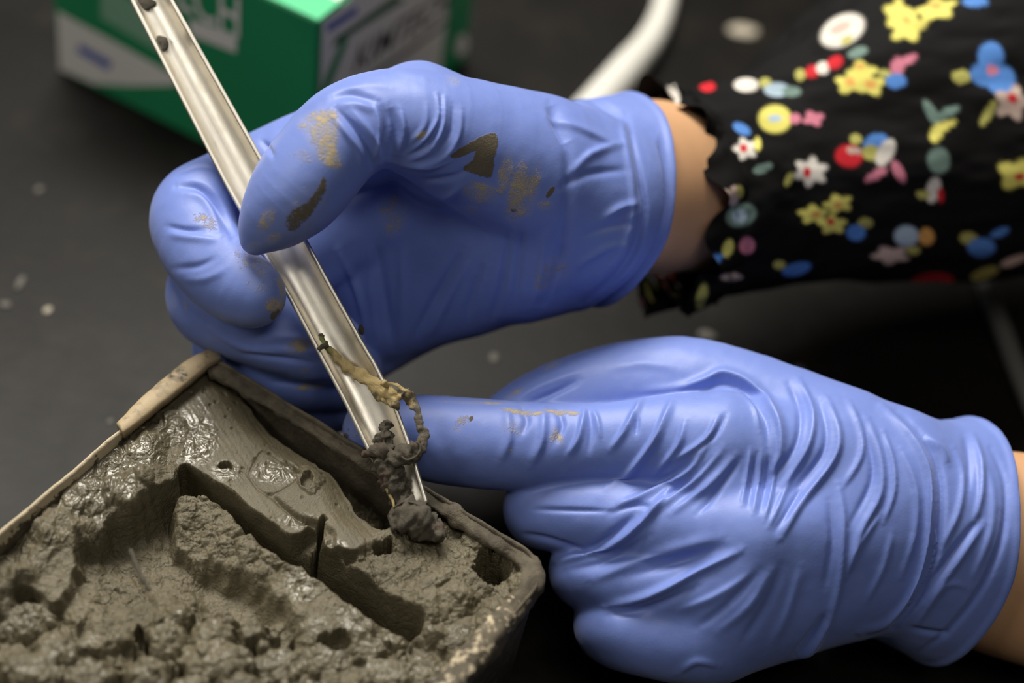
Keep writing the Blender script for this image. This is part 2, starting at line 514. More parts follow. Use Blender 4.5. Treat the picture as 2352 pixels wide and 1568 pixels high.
# folds: points, height, width on the left of the walking direction, width on its right
rh_specs = [
 ([(772, 250), (819, 298), (845, 344), (853, 384)], -9, 7, 8), ([(760, 262), (800, 312), (826, 352), (832, 392)], 6, 10, 8), ([(800, 246), (842, 292), (868, 344), (872, 384)], 6, 9, 12),
 ([(765, 225), (800, 215), (835, 222), (866, 234)], -7, 10, 12), ([(770, 240), (820, 240), (862, 254)], 5, 10, 14),
 ([(872, 236), (886, 270), (886, 320), (874, 362)], -9, 10, 14), ([(896, 244), (908, 300), (900, 356)], -9, 14, 10), ([(862, 240), (872, 300), (862, 362)], 7, 8, 6), ([(922, 250), (928, 306), (914, 352)], 8, 6, 12),
 ([(1003, 215), (1008, 263), (985, 308), (944, 348)], 6, 8, 6), ([(1022, 222), (1016, 293), (985, 346), (932, 370)], 6, 7, 7), ([(1060, 248), (1054, 311), (1023, 359), (966, 380)], 6, 7, 10),
 ([(1012, 220), (1011, 275), (985, 326), (940, 356)], -6, 5, 6), ([(980, 240), (975, 290), (940, 330)], 4, 8, 8), ([(1040, 240), (1036, 300), (1008, 346)], -5, 7, 7),
 ([(890, 372), (984, 384), (1045, 362)], 6, 10, 6), ([(905, 398), (984, 443), (1028, 452), (1060, 425)], 6, 10, 8), ([(900, 388), (960, 412), (1040, 405), (1080, 380)], -5, 9, 9), ([(920, 430), (980, 470), (1050, 480)], 4, 12, 10),
 ([(1060, 575), (1011, 663), (950, 782)], -9, 14, 12), ([(1080, 590), (1035, 670), (985, 770)], 6, 14, 10), ([(1170, 535), (1151, 656), (1132, 728)], -8, 10, 10), ([(1110, 600), (1082, 687), (1070, 740)], -6, 9, 10), ([(1200, 525), (1188, 640), (1180, 700)], -6, 9, 9),
 ([(775, 575), (817, 663), (838, 748)], 8, 12, 8), ([(865, 560), (879, 653), (902, 795)], -7, 14, 10), ([(920, 570), (925, 680), (915, 790)], 5, 14, 12), ([(845, 560), (850, 660), (868, 790)], 5, 12, 12), ([(1250, 540), (1240, 640), (1225, 700)], 5, 14, 10), ([(1290, 560), (1270, 640), (1240, 712)], -5, 10, 10),
 ([(1440, 262), (1458, 345), (1474, 419), (1482, 490), (1462, 570), (1412, 640), (1340, 694)], -9, 8, 12), ([(1425, 270), (1438, 345), (1450, 419), (1452, 490), (1430, 570), (1385, 632)], 6, 16, 9),
 ([(1340, 218), (1392, 244), (1445, 278)], -10, 9, 10), ([(1330, 240), (1385, 268), (1440, 300)], 6, 12, 8), ([(1256, 266), (1324, 293), (1419, 334)], 6, 14, 9), ([(1310, 400), (1358, 352), (1432, 330)], 6, 10, 14), ([(1290, 430), (1350, 400), (1440, 390)], -5, 12, 12), ([(1385, 505), (1420, 480), (1465, 466)], 6, 12, 9), ([(1340, 540), (1400, 520), (1466, 510)], -5, 12, 12), ([(1330, 610), (1390, 570), (1450, 560)], 5, 12, 12),
 ([(1275, 265), (1300, 330), (1305, 400), (1300, 480), (1290, 560), (1290, 640), (1285, 700)], -6, 18, 14), ([(1262, 240), (1278, 285), (1300, 330)], -10, 22, 12),
 ([(400, 402), (451, 381), (500, 386)], -5, 7, 8), ([(405, 428), (451, 427), (487, 453), (514, 495), (536, 545)], -13, 9, 11), ([(420, 445), (460, 452), (488, 490), (506, 540)], 5, 9, 12), ([(384, 520), (428, 527), (476, 526)], -7, 8, 9), ([(390, 538), (440, 545), (500, 550)], 5, 8, 12), ([(400, 616), (455, 611), (495, 592)], -4, 9, 10), ([(420, 640), (470, 640), (520, 615)], 3, 12, 12),
 ([(560, 810), (640, 822), (722, 835)], -6, 8, 8), ([(600, 800), (680, 806), (740, 815)], 4, 10, 12), ([(620, 875), (700, 882), (765, 876)], -5, 8, 8), ([(470, 745), (560, 800), (640, 815)], 4, 12, 10), ([(590, 780), (650, 775), (700, 780)], 4, 14, 12),
 ([(900, 150), (960, 172), (1040, 180)], 3, 16, 14), ([(690, 250), (760, 218), (840, 196), (900, 200)], 3, 14, 10), ([(600, 322), (616, 338), (628, 362)], -6, 7, 7)]
rh_dust = [('p', [(686, 282), (705, 262), (735, 250), (772, 256), (780, 290), (776, 336), (788, 380), (764, 388), (722, 352), (704, 312)], 0.62, 12),
 ('e', 700, 360, 30, 20, 20, 0.3), ('e', 740, 345, 50, 30, 60, .55), ('e', 612, 505, 22, 40, 30, .6), ('e', 628, 548, 26, 16, -20, .55), ('e', 582, 562, 26, 10, -10, .4),
 ('e', 700, 480, 60, 90, 30, .22), ('e', 570, 600, 60, 40, 30, .34), ('e', 600, 640, 46, 44, 0, .3), ('e', 630, 700, 30, 24, 0, .62), ('e', 645, 660, 12, 30, -10, .5), ('e', 470, 508, 42, 20, 25, .5),
 ('e', 1190, 440, 34, 84, 10, .72), ('e', 1160, 400, 22, 60, 10, .6), ('e', 1225, 430, 20, 70, 10, .5), ('e', 1105, 440, 52, 32, 10, .56), ('e', 1085, 480, 20, 16, 0, .35), ('e', 1190, 485, 40, 20, 0, .6), ('e', 1250, 470, 24, 18, 0, .4),
 ('e', 967, 310, 22, 9, -35, .75), ('e', 905, 490, 44, 56, 0, .36), ('e', 900, 520, 26, 30, 0, .42), ('e', 1270, 625, 52, 44, -30, .34), ('e', 1248, 655, 24, 20, 0, .42), ('e', 690, 792, 44, 22, -10, .58), ('e', 718, 888, 56, 10, -6, .62), ('e', 700, 850, 20, 10, 0, .3), ('e', 1040, 186, 24, 16, 20, .34), ('e', 400, 690, 10, 30, 0, .3), ('e', 425, 700, 5, 22, -8, .4)]
rh_wet = [('p', [(652, 515), (664, 486), (700, 462), (726, 432), (738, 402), (752, 412), (744, 448), (716, 494), (676, 532)], 0.62, 8),
 ('p', [(1032, 356), (1060, 338), (1095, 318), (1136, 304), (1142, 330), (1120, 332), (1088, 346), (1050, 362)], 1.0, 6), ('p', [(1100, 335), (1142, 318), (1136, 372), (1128, 408), (1096, 402), (1062, 388), (1084, 368)], 0.78, 7),
 ('e', 1264, 441, 8, 24, 35, .9), ('e', 1180, 483, 12, 8, 0, .6), ('e', 628, 725, 10, 14, 20, .7), ('e', 638, 716, 6, 12, 20, .6)]
def rh_extra(P, N, lab):
    return 1.6 * fbm3(P, 90, 3, 5)

person = empty('person')
rh_glove, _ = build_glove(RH, (330, 110, -130), (1570, 1030, 720), VOX, rh_specs, rh_dust, rh_wet, person, 'glove', rh_extra)

# ---- left hand (lower): index stretched out to the left under the scoop, thumb behind it
LH = Body(k=16)
LH.chain([(862, 985, 182, 74), (1000, 1008, 165, 94), (1180, 1024, 150, 97), (1400, 1022, 140, 92), (1560, 1018, 130, 108), (1660, 1030, 125, 126)], 20)  # 0 index
LH.chain([(1740, 1240, 60, 118), (1500, 1205, 110, 100), (1255, 1168, 190, 84), (1290, 1180, 340, 78)], 30)   # 1 middle
LH.chain([(1690, 1360, 70, 112), (1530, 1340, 110, 98), (1358, 1312, 175, 84), (1390, 1300, 320, 78)], 30)   # 2 ring
LH.chain([(1640, 1465, 100, 104), (1530, 1460, 120, 92), (1412, 1436, 165, 84), (1430, 1400, 300, 76)], 30)  # 3 little
LH.chain([(1930, 1045, 230, 152), (1640, 925, 290, 130), (1500, 905, 300, 116), (1375, 918, 300, 106), (1245, 952, 285, 90), (1155, 1000, 270, 72)], 30)  # 4 thumb
LH.group([[(1660, 1030, 125, 126), (2050, 1110, 210, 165)], [(1740, 1240, 60, 118), (2060, 1190, 190, 165)],
          [(1690, 1360, 70, 112), (2030, 1270, 210, 165)], [(1640, 1465, 100, 104), (1990, 1310, 220, 145)],
          [(1930, 1045, 230, 152), (2070, 1130, 250, 170)], [(1640, 1150, 140, 130), (1640, 1400, 160, 110)],
          [(1420, 1120, 195, 50), (1640, 1120, 120, 110)], [(1330, 1240, 205, 56), (1500, 1275, 130, 80), (1700, 1300, 70, 110)], [(1440, 1380, 185, 52), (1560, 1400, 130, 76), (1660, 1415, 90, 104)]], 60)   # 5 back of the hand
_lc = np.array((2188, 1243, 340.0)); _la = np.array((0.83, 0.17, 0.53)); _la /= np.linalg.norm(_la)
LH.post = lambda P, d: hem(P, d, _lc, _la, 278, 228, 190, 6.5, 9.5, 6)
lh_specs = [
 ([(1395, 1116), (1425, 1100), (1469, 1055), (1507, 1002), (1532, 945), (1546, 912)], 12, 8, 14, [0, 5, 1]), ([(1303, 1045), (1328, 1004), (1344, 935)], 9, 7, 12, [0]), ([(1402, 1032), (1433, 992), (1461, 943), (1480, 905)], 9, 8, 11, [0]),
 ([(1221, 1068), (1247, 1010), (1250, 935)], 8, 16, 9, [0]), ([(1196, 1000), (1210, 965), (1196, 930)], -6, 10, 10, [0]), ([(1150, 1060), (1170, 1010), (1165, 940)], 6, 16, 10, [0]), ([(1275, 1020), (1292, 975), (1280, 938)], -7, 10, 8, [0]), ([(1352, 1040), (1358, 985), (1350, 940)], -5, 8, 8, [0]), ([(1380, 1010), (1372, 965), (1360, 940)], 5, 7, 7, [0]),
 ([(1460, 1000), (1462, 965), (1458, 940)], -6, 5, 8, [0]), ([(1505, 1086), (1558, 1022), (1573, 965)], 8, 8, 10, [0, 5]), ([(1540, 1060), (1622, 1010), (1650, 955)], 8, 9, 10, [0, 5]), ([(1590, 1040), (1640, 1000), (1668, 950)], -6, 8, 8, [0, 5]),
 ([(1410, 1166), (1507, 1124), (1584, 1081), (1625, 1015)], 10, 16, 9), ([(1489, 1185), (1584, 1112), (1660, 1030)], 9, 14, 10), ([(1440, 1140), (1540, 1095), (1600, 1050)], -8, 10, 12), ([(1540, 1180), (1622, 1120), (1690, 1045)], 7, 12, 10), ([(1500, 1160), (1590, 1100), (1645, 1040)], -7, 8, 8), ([(1600, 1180), (1650, 1125), (1700, 1055)], -6, 9, 9),
 ([(1570, 890), (1620, 872), (1665, 858), (1732, 890), (1784, 962), (1792, 1035), (1775, 1080)], 13, 14, 9), ([(1600, 905), (1660, 880), (1715, 905), (1758, 962), (1765, 1030)], -10, 10, 10), ([(1640, 902), (1690, 896), (1730, 930), (1745, 990)], 7, 8, 8),
 ([(1835, 870), (1868, 950), (1853, 1033), (1790, 1128)], 10, 8, 13), ([(1812, 880), (1838, 950), (1825, 1030), (1770, 1100)], -7, 9, 9), ([(1900, 915), (1928, 992), (1914, 1059), (1838, 1162), (1794, 1236)], 11, 8, 14), ([(1880, 920), (1898, 990), (1885, 1050), (1820, 1130)], -7, 9, 9),
 ([(1950, 920), (1981, 992), (1976, 1055), (1935, 1120)], 7, 7, 11), ([(1994, 960), (2024, 1052), (2023, 1136), (1976, 1224), (1940, 1326)], 9, 8, 14), ([(1970, 960), (2000, 1040), (2000, 1110), (1950, 1210)], -6, 9, 9), ([(2030, 990), (2052, 1060), (2054, 1130), (2030, 1200)], 7, 6, 9), ([(2070, 1030), (2104, 1120), (2102, 1224), (2070, 1326)], 7, 8, 10), ([(2050, 1220), (2030, 1300), (1990, 1380)], 5, 10, 10),
 ([(2026, 932), (2093, 1000), (2131, 1079), (2139, 1172), (2126, 1275), (2095, 1368), (2038, 1430), (1975, 1452)], 14, 9, 12), ([(2060, 942), (2122, 1002), (2158, 1079), (2164, 1172), (2150, 1275), (2115, 1372), (2055, 1440)], -11, 9, 14),
 ([(1724, 1030), (1714, 1095), (1704, 1160)], 6, 5, 6), ([(1750, 1035), (1742, 1105), (1730, 1180)], 6, 5, 6), ([(1782, 1050), (1774, 1120), (1756, 1196)], 7, 5, 7), ([(1737, 1040), (1728, 1100), (1717, 1165)], -6, 5, 5), ([(1766, 1040), (1758, 1115), (1743, 1180)], -6, 5, 5), ([(1820, 1090), (1790, 1160), (1765, 1210)], 6, 7, 8), ([(1840, 1120), (1800, 1190), (1780, 1220)], -5, 7, 7),
 ([(1390, 1393), (1480, 1373), (1550, 1345), (1614, 1311), (1702, 1265)], 13, 14, 8), ([(1400, 1410), (1490, 1394), (1600, 1345)], -8, 8, 14), ([(1365, 1330), (1511, 1275), (1650, 1236)], 8, 20, 12), ([(1440, 1325), (1560, 1288), (1660, 1255)], -6, 12, 14),
 ([(1280, 1291), (1371, 1266), (1449, 1224), (1511, 1162), (1560, 1100)], 13, 14, 8), ([(1300, 1250), (1345, 1266), (1400, 1235), (1460, 1180)], -8, 12, 10), ([(1200, 1226), (1270, 1240), (1345, 1268)], -9, 8, 8), ([(1300, 1310), (1400, 1285), (1490, 1230)], -6, 10, 14), ([(1225, 1170), (1330, 1172), (1400, 1174)], -5, 7, 6), ([(1400, 1180), (1450, 1160), (1490, 1166), (1470, 1200)], -5, 9, 9),
 ([(1925, 1110), (1938, 1198), (1926, 1352), (1900, 1436)], 9, 9, 12), ([(1905, 1150), (1912, 1240), (1895, 1350)], -6, 10, 10), ([(2023, 1180), (1975, 1250), (1945, 1320)], 6, 9, 9), ([(1800, 1540), (1861, 1492), (1908, 1420)], 10, 10, 10), ([(1830, 1500), (1866, 1460), (1898, 1410)], -12, 10, 12),
 ([(1745, 1310), (1665, 1394), (1600, 1440)], -6, 12, 12), ([(1794, 1301), (1760, 1390), (1706, 1471)], -6, 14, 12), ([(1720, 1320), (1640, 1370), (1560, 1400)], 5, 14, 10), ([(1770, 1310), (1720, 1390), (1650, 1450)], 5, 14, 12), ([(1560, 1545), (1600, 1520), (1650, 1530)], 5, 12, 8), ([(1840, 1300), (1810, 1400), (1770, 1480)], 5, 16, 12),
 ([(2235, 1000), (2252, 1060), (2254, 1130), (2240, 1195)], 10, 10, 9), ([(2215, 1000), (2226, 1060), (2224, 1130)], -7, 10, 10), ([(2250, 1190), (2180, 1282), (2115, 1374), (2060, 1425)], -10, 9, 10), ([(2262, 1200), (2200, 1290), (2130, 1385)], 7, 9, 12), ([(2120, 1000), (2160, 1030), (2178, 1066)], 8, 10, 10), ([(2190, 1030), (2212, 1090), (2200, 1180), (2160, 1260)], 7, 10, 10),
 ([(2275, 1030), (2308, 1110), (2304, 1224), (2258, 1342), (2185, 1440), (2110, 1498)], -9, 10, 8), ([(2256, 1050), (2280, 1120), (2276, 1220), (2230, 1335)], 5, 12, 10), ([(2225, 1350), (2170, 1345), (2100, 1440)], 5, 10, 10), ([(2180, 1455), (2130, 1450), (2090, 1440)], -6, 8, 8),
 ([(1200, 930), (1260, 905), (1330, 872)], -9, 9, 12, [4]), ([(1190, 915), (1250, 885), (1330, 855)], 5, 12, 8, [4]), ([(1470, 898), (1560, 890), (1650, 868)], 4, 14, 12, [4]), ([(1400, 845), (1480, 835), (1560, 845)], 3, 16, 14, [4])]
lh_dust = [('e', 1280, 1000, 14, 32, -25, .6), ('e', 1268, 1005, 10, 16, 0, .6), ('e', 1200, 946, 66, 9, 6, .6), ('e', 1290, 946, 56, 8, 4, .6), ('e', 1180, 980, 40, 24, 0, .28), ('e', 1065, 965, 24, 14, -20, .4), ('e', 1050, 985, 16, 12, 0, .36), ('e', 1172, 1034, 8, 5, 0, .55), ('e', 1100, 925, 120, 5, 2, .4), ('e', 812, 960, 40, 60, 0, .26), ('e', 1270, 840, 30, 8, -25, .4), ('e', 1180, 905, 40, 10, -30, .4)]
lh_wet = [('e', 795, 1000, 9, 8, 0, .8), ('e', 1082, 961, 7, 9, 30, .75), ('e', 800, 985, 3, 12, 0, .5)]
def lh_extra(P, N, lab):
    return 1.6 * fbm3(P, 90, 3, 9)
lh_glove, _ = build_glove(LH, (770, 770, -120), (2370, 1600, 640), VOX, lh_specs, lh_dust, lh_wet, person, 'glove', lh_extra)
# ------------------------------------------------------------------ tray of mud
ZR = 0.050
TA = on_plane(481, 803, ZR); TB = on_plane(1288, 1297, ZR)
E1 = (TB - TA) / np.linalg.norm(TB - TA)
E2 = np.array([E1[1], -E1[0], 0.0])
if E2 @ (on_plane(0, 1258, ZR) - TA) < 0: E2 = -E2
L1 = float(np.linalg.norm(TB - TA)); L2 = 0.150
def T3(u, v, z):
    u = np.asarray(u, float)[..., None]; v = np.asarray(v, float)[..., None]; z = np.asarray(z, float)[..., None]
    return TA * np.array([1, 1, 0]) + E1 * u + E2 * v + np.array([0, 0, 1.0]) * z

def tray_path(off, n=14, step=0.0015):
    """rounded rectangle (inset by off) in tray coordinates"""
    rad = [0.006, 0.010, 0.010, 0.008]     # A, B, C, D
    c = [(off, off), (L1 - off, off), (L1 - off, L2 - off), (off, L2 - off)]
    pts = []
    for i in range(4):
        r = max(rad[i] - off, 0.0012)
        cx = c[i][0] + (r if i in (0, 3) else -r); cy = c[i][1] + (r if i in (0, 1) else -r)
        a0 = [180, 270, 0, 90][i]
        for k in range(n + 1):
            a = math.radians(a0 + 90 * k / n)
            pts.append((cx + r * math.cos(a), cy + r * math.sin(a)))
        # straight part to the next corner
        j = (i + 1) % 4; r2 = max(rad[j] - off, 0.0012)
        cx2 = c[j][0] + (r2 if j in (0, 3) else -r2); cy2 = c[j][1] + (r2 if j in (0, 1) else -r2)
        a = math.radians(a0 + 90)
        s0 = np.array(pts[-1]); b0 = math.radians([180, 270, 0, 90][j]); s1 = np.array((cx2 + r2 * math.cos(b0), cy2 + r2 * math.sin(b0)))
        m = 70
        for k in range(1, m): pts.append(tuple(s0 + (s1 - s0) * k / m))
    return np.array(pts)

m_tray = mat('muddy_tray', (0.10, 0.08, 0.055), 0.75)
nt = NT(m_tray); co = nt.co()
a = nt.noise(120, 6, 0.65, co); b = nt.noise(420, 5, 0.7, co); c = nt.noise(60, 3, 0.5, co)
base = nt.mix(nt.ramp(a, [(0.42, (0, 0, 0)), (0.62, (1, 1, 1))]), (0.058, 0.047, 0.030), (0.115, 0.095, 0.063))
sc = nt.attr('scuff')
sm = nt.math('ADD', sc, nt.math('MULTIPLY', nt.math('SUBTRACT', b, 0.5), 2.2))
sm = nt.ramp(sm, [(0.5, (0, 0, 0)), (0.62, (1, 1, 1))])
base = nt.mix(sm, base, (0.50, 0.42, 0.29))
nt.set('Base Color', base)
nt.set('Normal', nt.bump(nt.math('ADD', a, b), 0.8, 0.0008))
m_strip = mat('tan_strip', (0.55, 0.42, 0.25), 0.6)
nt = NT(m_strip); co = nt.co()
a = nt.noise(300, 6, 0.7, co); b = nt.noise(70, 4, 0.6, co)
f = nt.math('MULTIPLY', nt.ramp(a, [(0.5, (0, 0, 0)), (0.62, (1, 1, 1))]), nt.ramp(b, [(0.45, (0, 0, 0)), (0.6, (1, 1, 1))]))
nt.set('Base Color', nt.mix(nt.math('MAXIMUM', f, nt.attr('scuff')), (0.38, 0.295, 0.175), (0.04, 0.034, 0.024)))
nt.set('Normal', nt.bump(a, 0.4, 0.0004))

tray = empty('tray')
# wall: outer up, thin rim, inner down, floor
prof = [(0.0060, 0.000), (0.0035, 0.004), (0.0012, ZR - 0.004), (0.0007, ZR - 0.0006), (0.0009, ZR), (0.0014, ZR), (0.0017, ZR - 0.0006),
        (0.0022, ZR - 0.006), (0.0050, 0.005), (0.0090, 0.0025)]
rings = []
scf = []
for off, z in prof:
    q = tray_path(off)
    rings.append(T3(q[:, 0], q[:, 1], np.full(len(q), z)))
    lft = (q[:, 0] < 0.006) & (q[:, 1] > 0.012)
    scf.append(np.where(lft & (z > ZR - 0.003), 1.0, 0.0))
R_ = np.array(rings); nu, nv = R_.shape[:2]
V = R_.reshape(-1, 3)
Fq = grid_faces(nu, nv, True)
V[:, 2] += 0.0003 * fbm3(V / S, 40, 3, 3) * (V[:, 2] > ZR - 0.01)
mk('wall', V, Fq, m_tray, tray, True, {'scuff': np.concatenate(scf)})
flo = tray_path(0.008); cen = flo.mean(0)
Vf = np.concatenate([T3(flo[:, 0], flo[:, 1], np.full(len(flo), 0.0026)), T3(np.array([cen[0]]), np.array([cen[1]]), np.array([0.0026]))])
n_ = len(flo)
mk('floor_panel', Vf, np.stack([np.arange(n_), (np.arange(n_) + 1) % n_, np.full(n_, n_)], 1), m_tray, tray, False, {'scuff': np.zeros(len(Vf))})

# thick mud-caked rim: along AB, round B and down BC
q = tray_path(0.0025)
k0 = 4; iB1 = 15 + 69 + 15 + 69 + 6
path = q[k0:iB1]
nseg = 300
Lc = np.concatenate([[0], np.cumsum(np.hypot(*np.diff(path, axis=0).T))])
tt = np.linspace(0, Lc[-1], nseg)
path = np.stack([np.interp(tt, Lc, path[:, 0]), np.interp(tt, Lc, path[:, 1])], 1)
tan = np.gradient(path, axis=0); tan /= np.linalg.norm(tan, axis=1, keepdims=True)
outw = np.stack([tan[:, 1], -tan[:, 0]], 1)
na = 26; an = np.linspace(0, 2 * np.pi, na, endpoint=False)
fr = tt / Lc[-1]
wid = 0.0021 + 0.0014 * sst(tt, L1 - 0.02, L1 + 0.02)
hgt = 0.0013 + 0.0032 * sst(tt, L1 - 0.015, L1 + 0.015)
VV = np.empty((nseg, na, 3))
for j, A in enumerate(an):
    o = np.sign(np.cos(A)) * abs(np.cos(A)) ** 0.75 * wid; zz = np.sign(np.sin(A)) * abs(np.sin(A)) ** 0.75 * hgt
    VV[:, j] = T3(path[:, 0] + outw[:, 0] * o, path[:, 1] + outw[:, 1] * o, ZR - 0.0016 - hgt * 0.35 + zz)
Vr = VV.reshape(-1, 3)
cenr = np.repeat(T3(path[:, 0], path[:, 1], ZR - 0.0016 - hgt * 0.35), na, 0)
dirr = Vr - cenr; dirr /= np.linalg.norm(dirr, axis=1, keepdims=True) + 1e-9
Vr = Vr + dirr * (0.0008 * fbm3(Vr / S, 70, 3, 11) + 0.0005 * fbm3(Vr / S, 22, 3, 13))[:, None]
up = np.repeat((np.sin(an) > 0.1)[None], nseg, 0).ravel()
scuff = np.where(up & np.repeat(tt > L1 + 0.004, na), 0.44, 0.0)
mk('rim', Vr, grid_faces(nseg, na, True), m_tray, tray, True, {'scuff': scuff})

# strip of the rim peeled outwards beside the far corner
oe = smooth_poly([(500, 797), (470, 801), (425, 826), (370, 868), (318, 916), (268, 968)], 8)
ie = smooth_poly([(512, 822), (484, 832), (440, 868), (392, 908), (338, 950), (284, 994)], 8)
n_ = len(oe)
oP = on_plane(oe[:, 0], oe[:, 1], ZR + 0.0012); iP = on_plane(ie[:, 0], ie[:, 1], ZR + 0.0012)
ss = np.linspace(0, 1, n_)
rows = []
cs = [(0, -1), (0.0, -0.25), (0.12, 0), (0.5, 0.12), (0.88, 0), (1.0, -0.25), (1.0, -1), (0.5, -1.05)]
for s_, z_ in cs:
    p = oP * (1 - s_) + iP * s_; p = p.copy(); p[:, 2] += z_ * 0.0022
    rows.append(p)
VV = np.stack(rows, 1); Vs = VV.reshape(-1, 3)
Vs = Vs + 0.00025 * np.stack([fbm3(Vs / S, 50, 3, 21 + i) for i in range(3)], 1)
Fs = grid_faces(n_, len(cs), True).tolist()
c0 = len(Vs); Vs = np.concatenate([Vs, VV[0].mean(0)[None], VV[-1].mean(0)[None]])
for k in range(len(cs)):
    k2 = (k + 1) % len(cs)
    Fs.append([k, k2, c0, c0]); Fs.append([(n_ - 1) * len(cs) + k2, (n_ - 1) * len(cs) + k, c0 + 1, c0 + 1])
q4 = np.array([f for f in Fs if f[2] != f[3]]); 
bm = bmesh.new(); vs = [bm.verts.new(v) for v in Vs]
for f in Fs:
    bm.faces.new([vs[i] for i in dict.fromkeys(f)])
bmesh.ops.recalc_face_normals(bm, faces=bm.faces)
strip = bm_obj('rim_strip', bm, m_strip, tray)
strip['label'] = 'tan strip of rim peeled outwards at the far corner'
sv = np.zeros(len(Vs)); sv[:n_ * len(cs)] = np.repeat(np.clip(1.15 - ss * 4.5, 0, 1), len(cs))
at = strip.data.attributes.new('scuff', 'FLOAT', 'POINT'); at.data.foreach_set('value', sv.astype(np.float32))
tag(tray, 'deep rectangular tray with a mud caked rim, full of grey mud', 'tray')

# ---- the mud itself
GRID = 0.00020
us = np.arange(0.0018, L1 - 0.0024, GRID); vs_ = np.arange(0.0022, L2 - 0.003, GRID)
Ug, Vg = np.meshgrid(us, vs_, indexing='ij'); shp = Ug.shape
Ug = Ug.ravel(); Vg = Vg.ravel()
ZB = ZR - 0.005
X, Y, _ = to_px(T3(Ug, Vg, np.full(len(Ug), ZB)))
wx = 7 * fbm2(X / 34, Y / 34, 3, 40) + 3 * fbm2(X / 9, Y / 9, 2, 44)
wy = 7 * fbm2(X / 34, Y / 34, 3, 50) + 3 * fbm2(X / 9, Y / 9, 2, 54)
XW, YW = X + wx, Y + wy
XM, YM = X + 9 * fbm2(X / 42, Y / 42, 2, 42), Y + 9 * fbm2(X / 42, Y / 42, 2, 52)
XS, YS = X + 4 * fbm2(X / 60, Y / 60, 2, 41), Y + 4 * fbm2(X / 60, Y / 60, 2, 51)
def cut(H, pts, depth, w, taper=True):
    d, _, t = line_field(XS, YS, pts, 40)
    e = np.sin(np.pi * np.clip(t, .03, .97)) ** 0.4 if taper else 1
    return H - depth * e * np.exp(-(d / w) ** 2)
def mixh(h, t, m): return h * (1 - m) + t * m
def inside(pts, soft=12, warp=True, n=3):
    return 1 - sst(poly_sd(XM if warp else XS, YM if warp else YS, pts, n), -soft, soft)
f1, f2, _i = worley2(X / 78, Y / 62, 3)
g1, g2, _j = worley2(X / 34 + 0.3 * fbm2(X / 50, Y / 50, 2, 5), Y / 27, 9)
rough = 0.34 * fbm2(X / 16, Y / 13, 3, 60) + 0.16 * fbm2(X / 5.5, Y / 4.6, 2, 64)
facet = 1.5 * (0.6 - f1) * 1.3 + 0.7 * (0.5 - g1)
fiss = -1.3 * np.exp(-((f2 - f1) / 0.07) ** 2) * sst(fbm2(X / 90, Y / 90, 2, 70), -0.1, 0.4)
rip = np.abs(fbm2(X / 60, Y / 48, 2, 74)); fiss2 = -0.9 * np.exp(-(rip / 0.03) ** 2) * sst(fbm2(X / 130, Y / 130, 2, 76), 0.0, 0.4)
smear = 1.5 * fbm2((X * 0.5 + Y * 0.86) / 170, (-X * 0.86 + Y * 0.5) / 46, 3, 140) * (1 - sst(X, 420, 620))
base_h = -5.2 + 2.0 * fbm2(X / 230, Y / 170, 2, 80) + smear + 2.0 * sst(X, 640, 760)
H = base_h + 0.7 * facet + 0.6 * rough + fiss + fiss2
lumps = [(391, 1312, 40, 58, 6.0), (372, 1362, 56, 46, 6.5), (404, 1396, 38, 44, 6.0), (310, 1386, 52, 38, 5.0), (386, 1460, 60, 58, 7.0), (490, 1456, 66, 54, 7.5), (496, 1512, 92, 66, 7.0),
         (564, 1508, 26, 27, 6.0), (578, 1444, 40, 36, 6.5), (604, 1472, 24, 22, 5.5), (520, 1412, 36, 30, 6.0), (430, 1494, 24, 38, 5.5), (342, 1536, 70, 48, 6.0), (650, 1512, 90, 48, 5.0), (232, 1430, 70, 52, 4.5),
         (40, 1400, 90, 44, 3.5), (128, 1480, 60, 54, 4.5), (76, 1526, 92, 50, 4.5), (430, 1350, 24, 26, 5.5), (200, 1530, 70, 44, 4.0), (560, 1570, 60, 40, 5.5), (440, 1576, 60, 40, 6.0),
         (894, 1440, 70, 42, 5.0), (815, 1430, 60, 44, 4.5), (850, 1474, 60, 38, 4.5), (998, 1446, 60, 38, 4.0), (884, 1536, 94, 48, 4.0), (1074, 1490, 60, 54, 4.5), (760, 1500, 70, 46, 4.2), (720, 1452, 50, 34, 4.2), (700, 1560, 70, 40, 4.0), (980, 1530, 70, 50, 4.0), (1000, 1600, 90, 50, 4.0)]
wob = 0.13 * fbm2(X / 30, Y / 26, 2, 130)
soft = np.zeros(len(X))
for k_, (cx, cy, rx, ry, hh) in enumerate(lumps):
    i_ = np.nonzero((np.abs(X - cx) < rx * 1.6 + 12) & (np.abs(Y - cy) < ry * 1.6 + 12))[0]
    if len(i_) == 0: continue
    xx = X[i_] + 0.5 * wx[i_]; yy = Y[i_] + 0.5 * wy[i_]
    r = np.hypot((xx - cx) / rx, (yy - cy) / ry) + wob[i_]
    # a few flattened facets so that no lump is a ball
    tilt = 0.9 * ((xx - cx) / rx * math.cos(k_ * 2.4) + (yy - cy) / ry * math.sin(k_ * 2.4))
    prof = np.clip(1 - np.clip(r, 0, 1) ** 2.8, 0, 1) ** 0.62
    dm_ = -5.2 + 2.0 * float(noise2(np.array([cx / 230.0]), np.array([cy / 170.0]), 80)[0]) + (hh + tilt) * prof - 9 * (r >= 1)
    dm_ = dm_ + 0.55 * fbm2(xx / 24, yy / 20, 2, 200 + k_ % 5) + 0.25 * rough[i_]
    m_ = dm_ > H[i_]
    H[i_] = np.where(m_, dm_, H[i_]); soft[i_] = np.where(m_, 1.0, soft[i_])
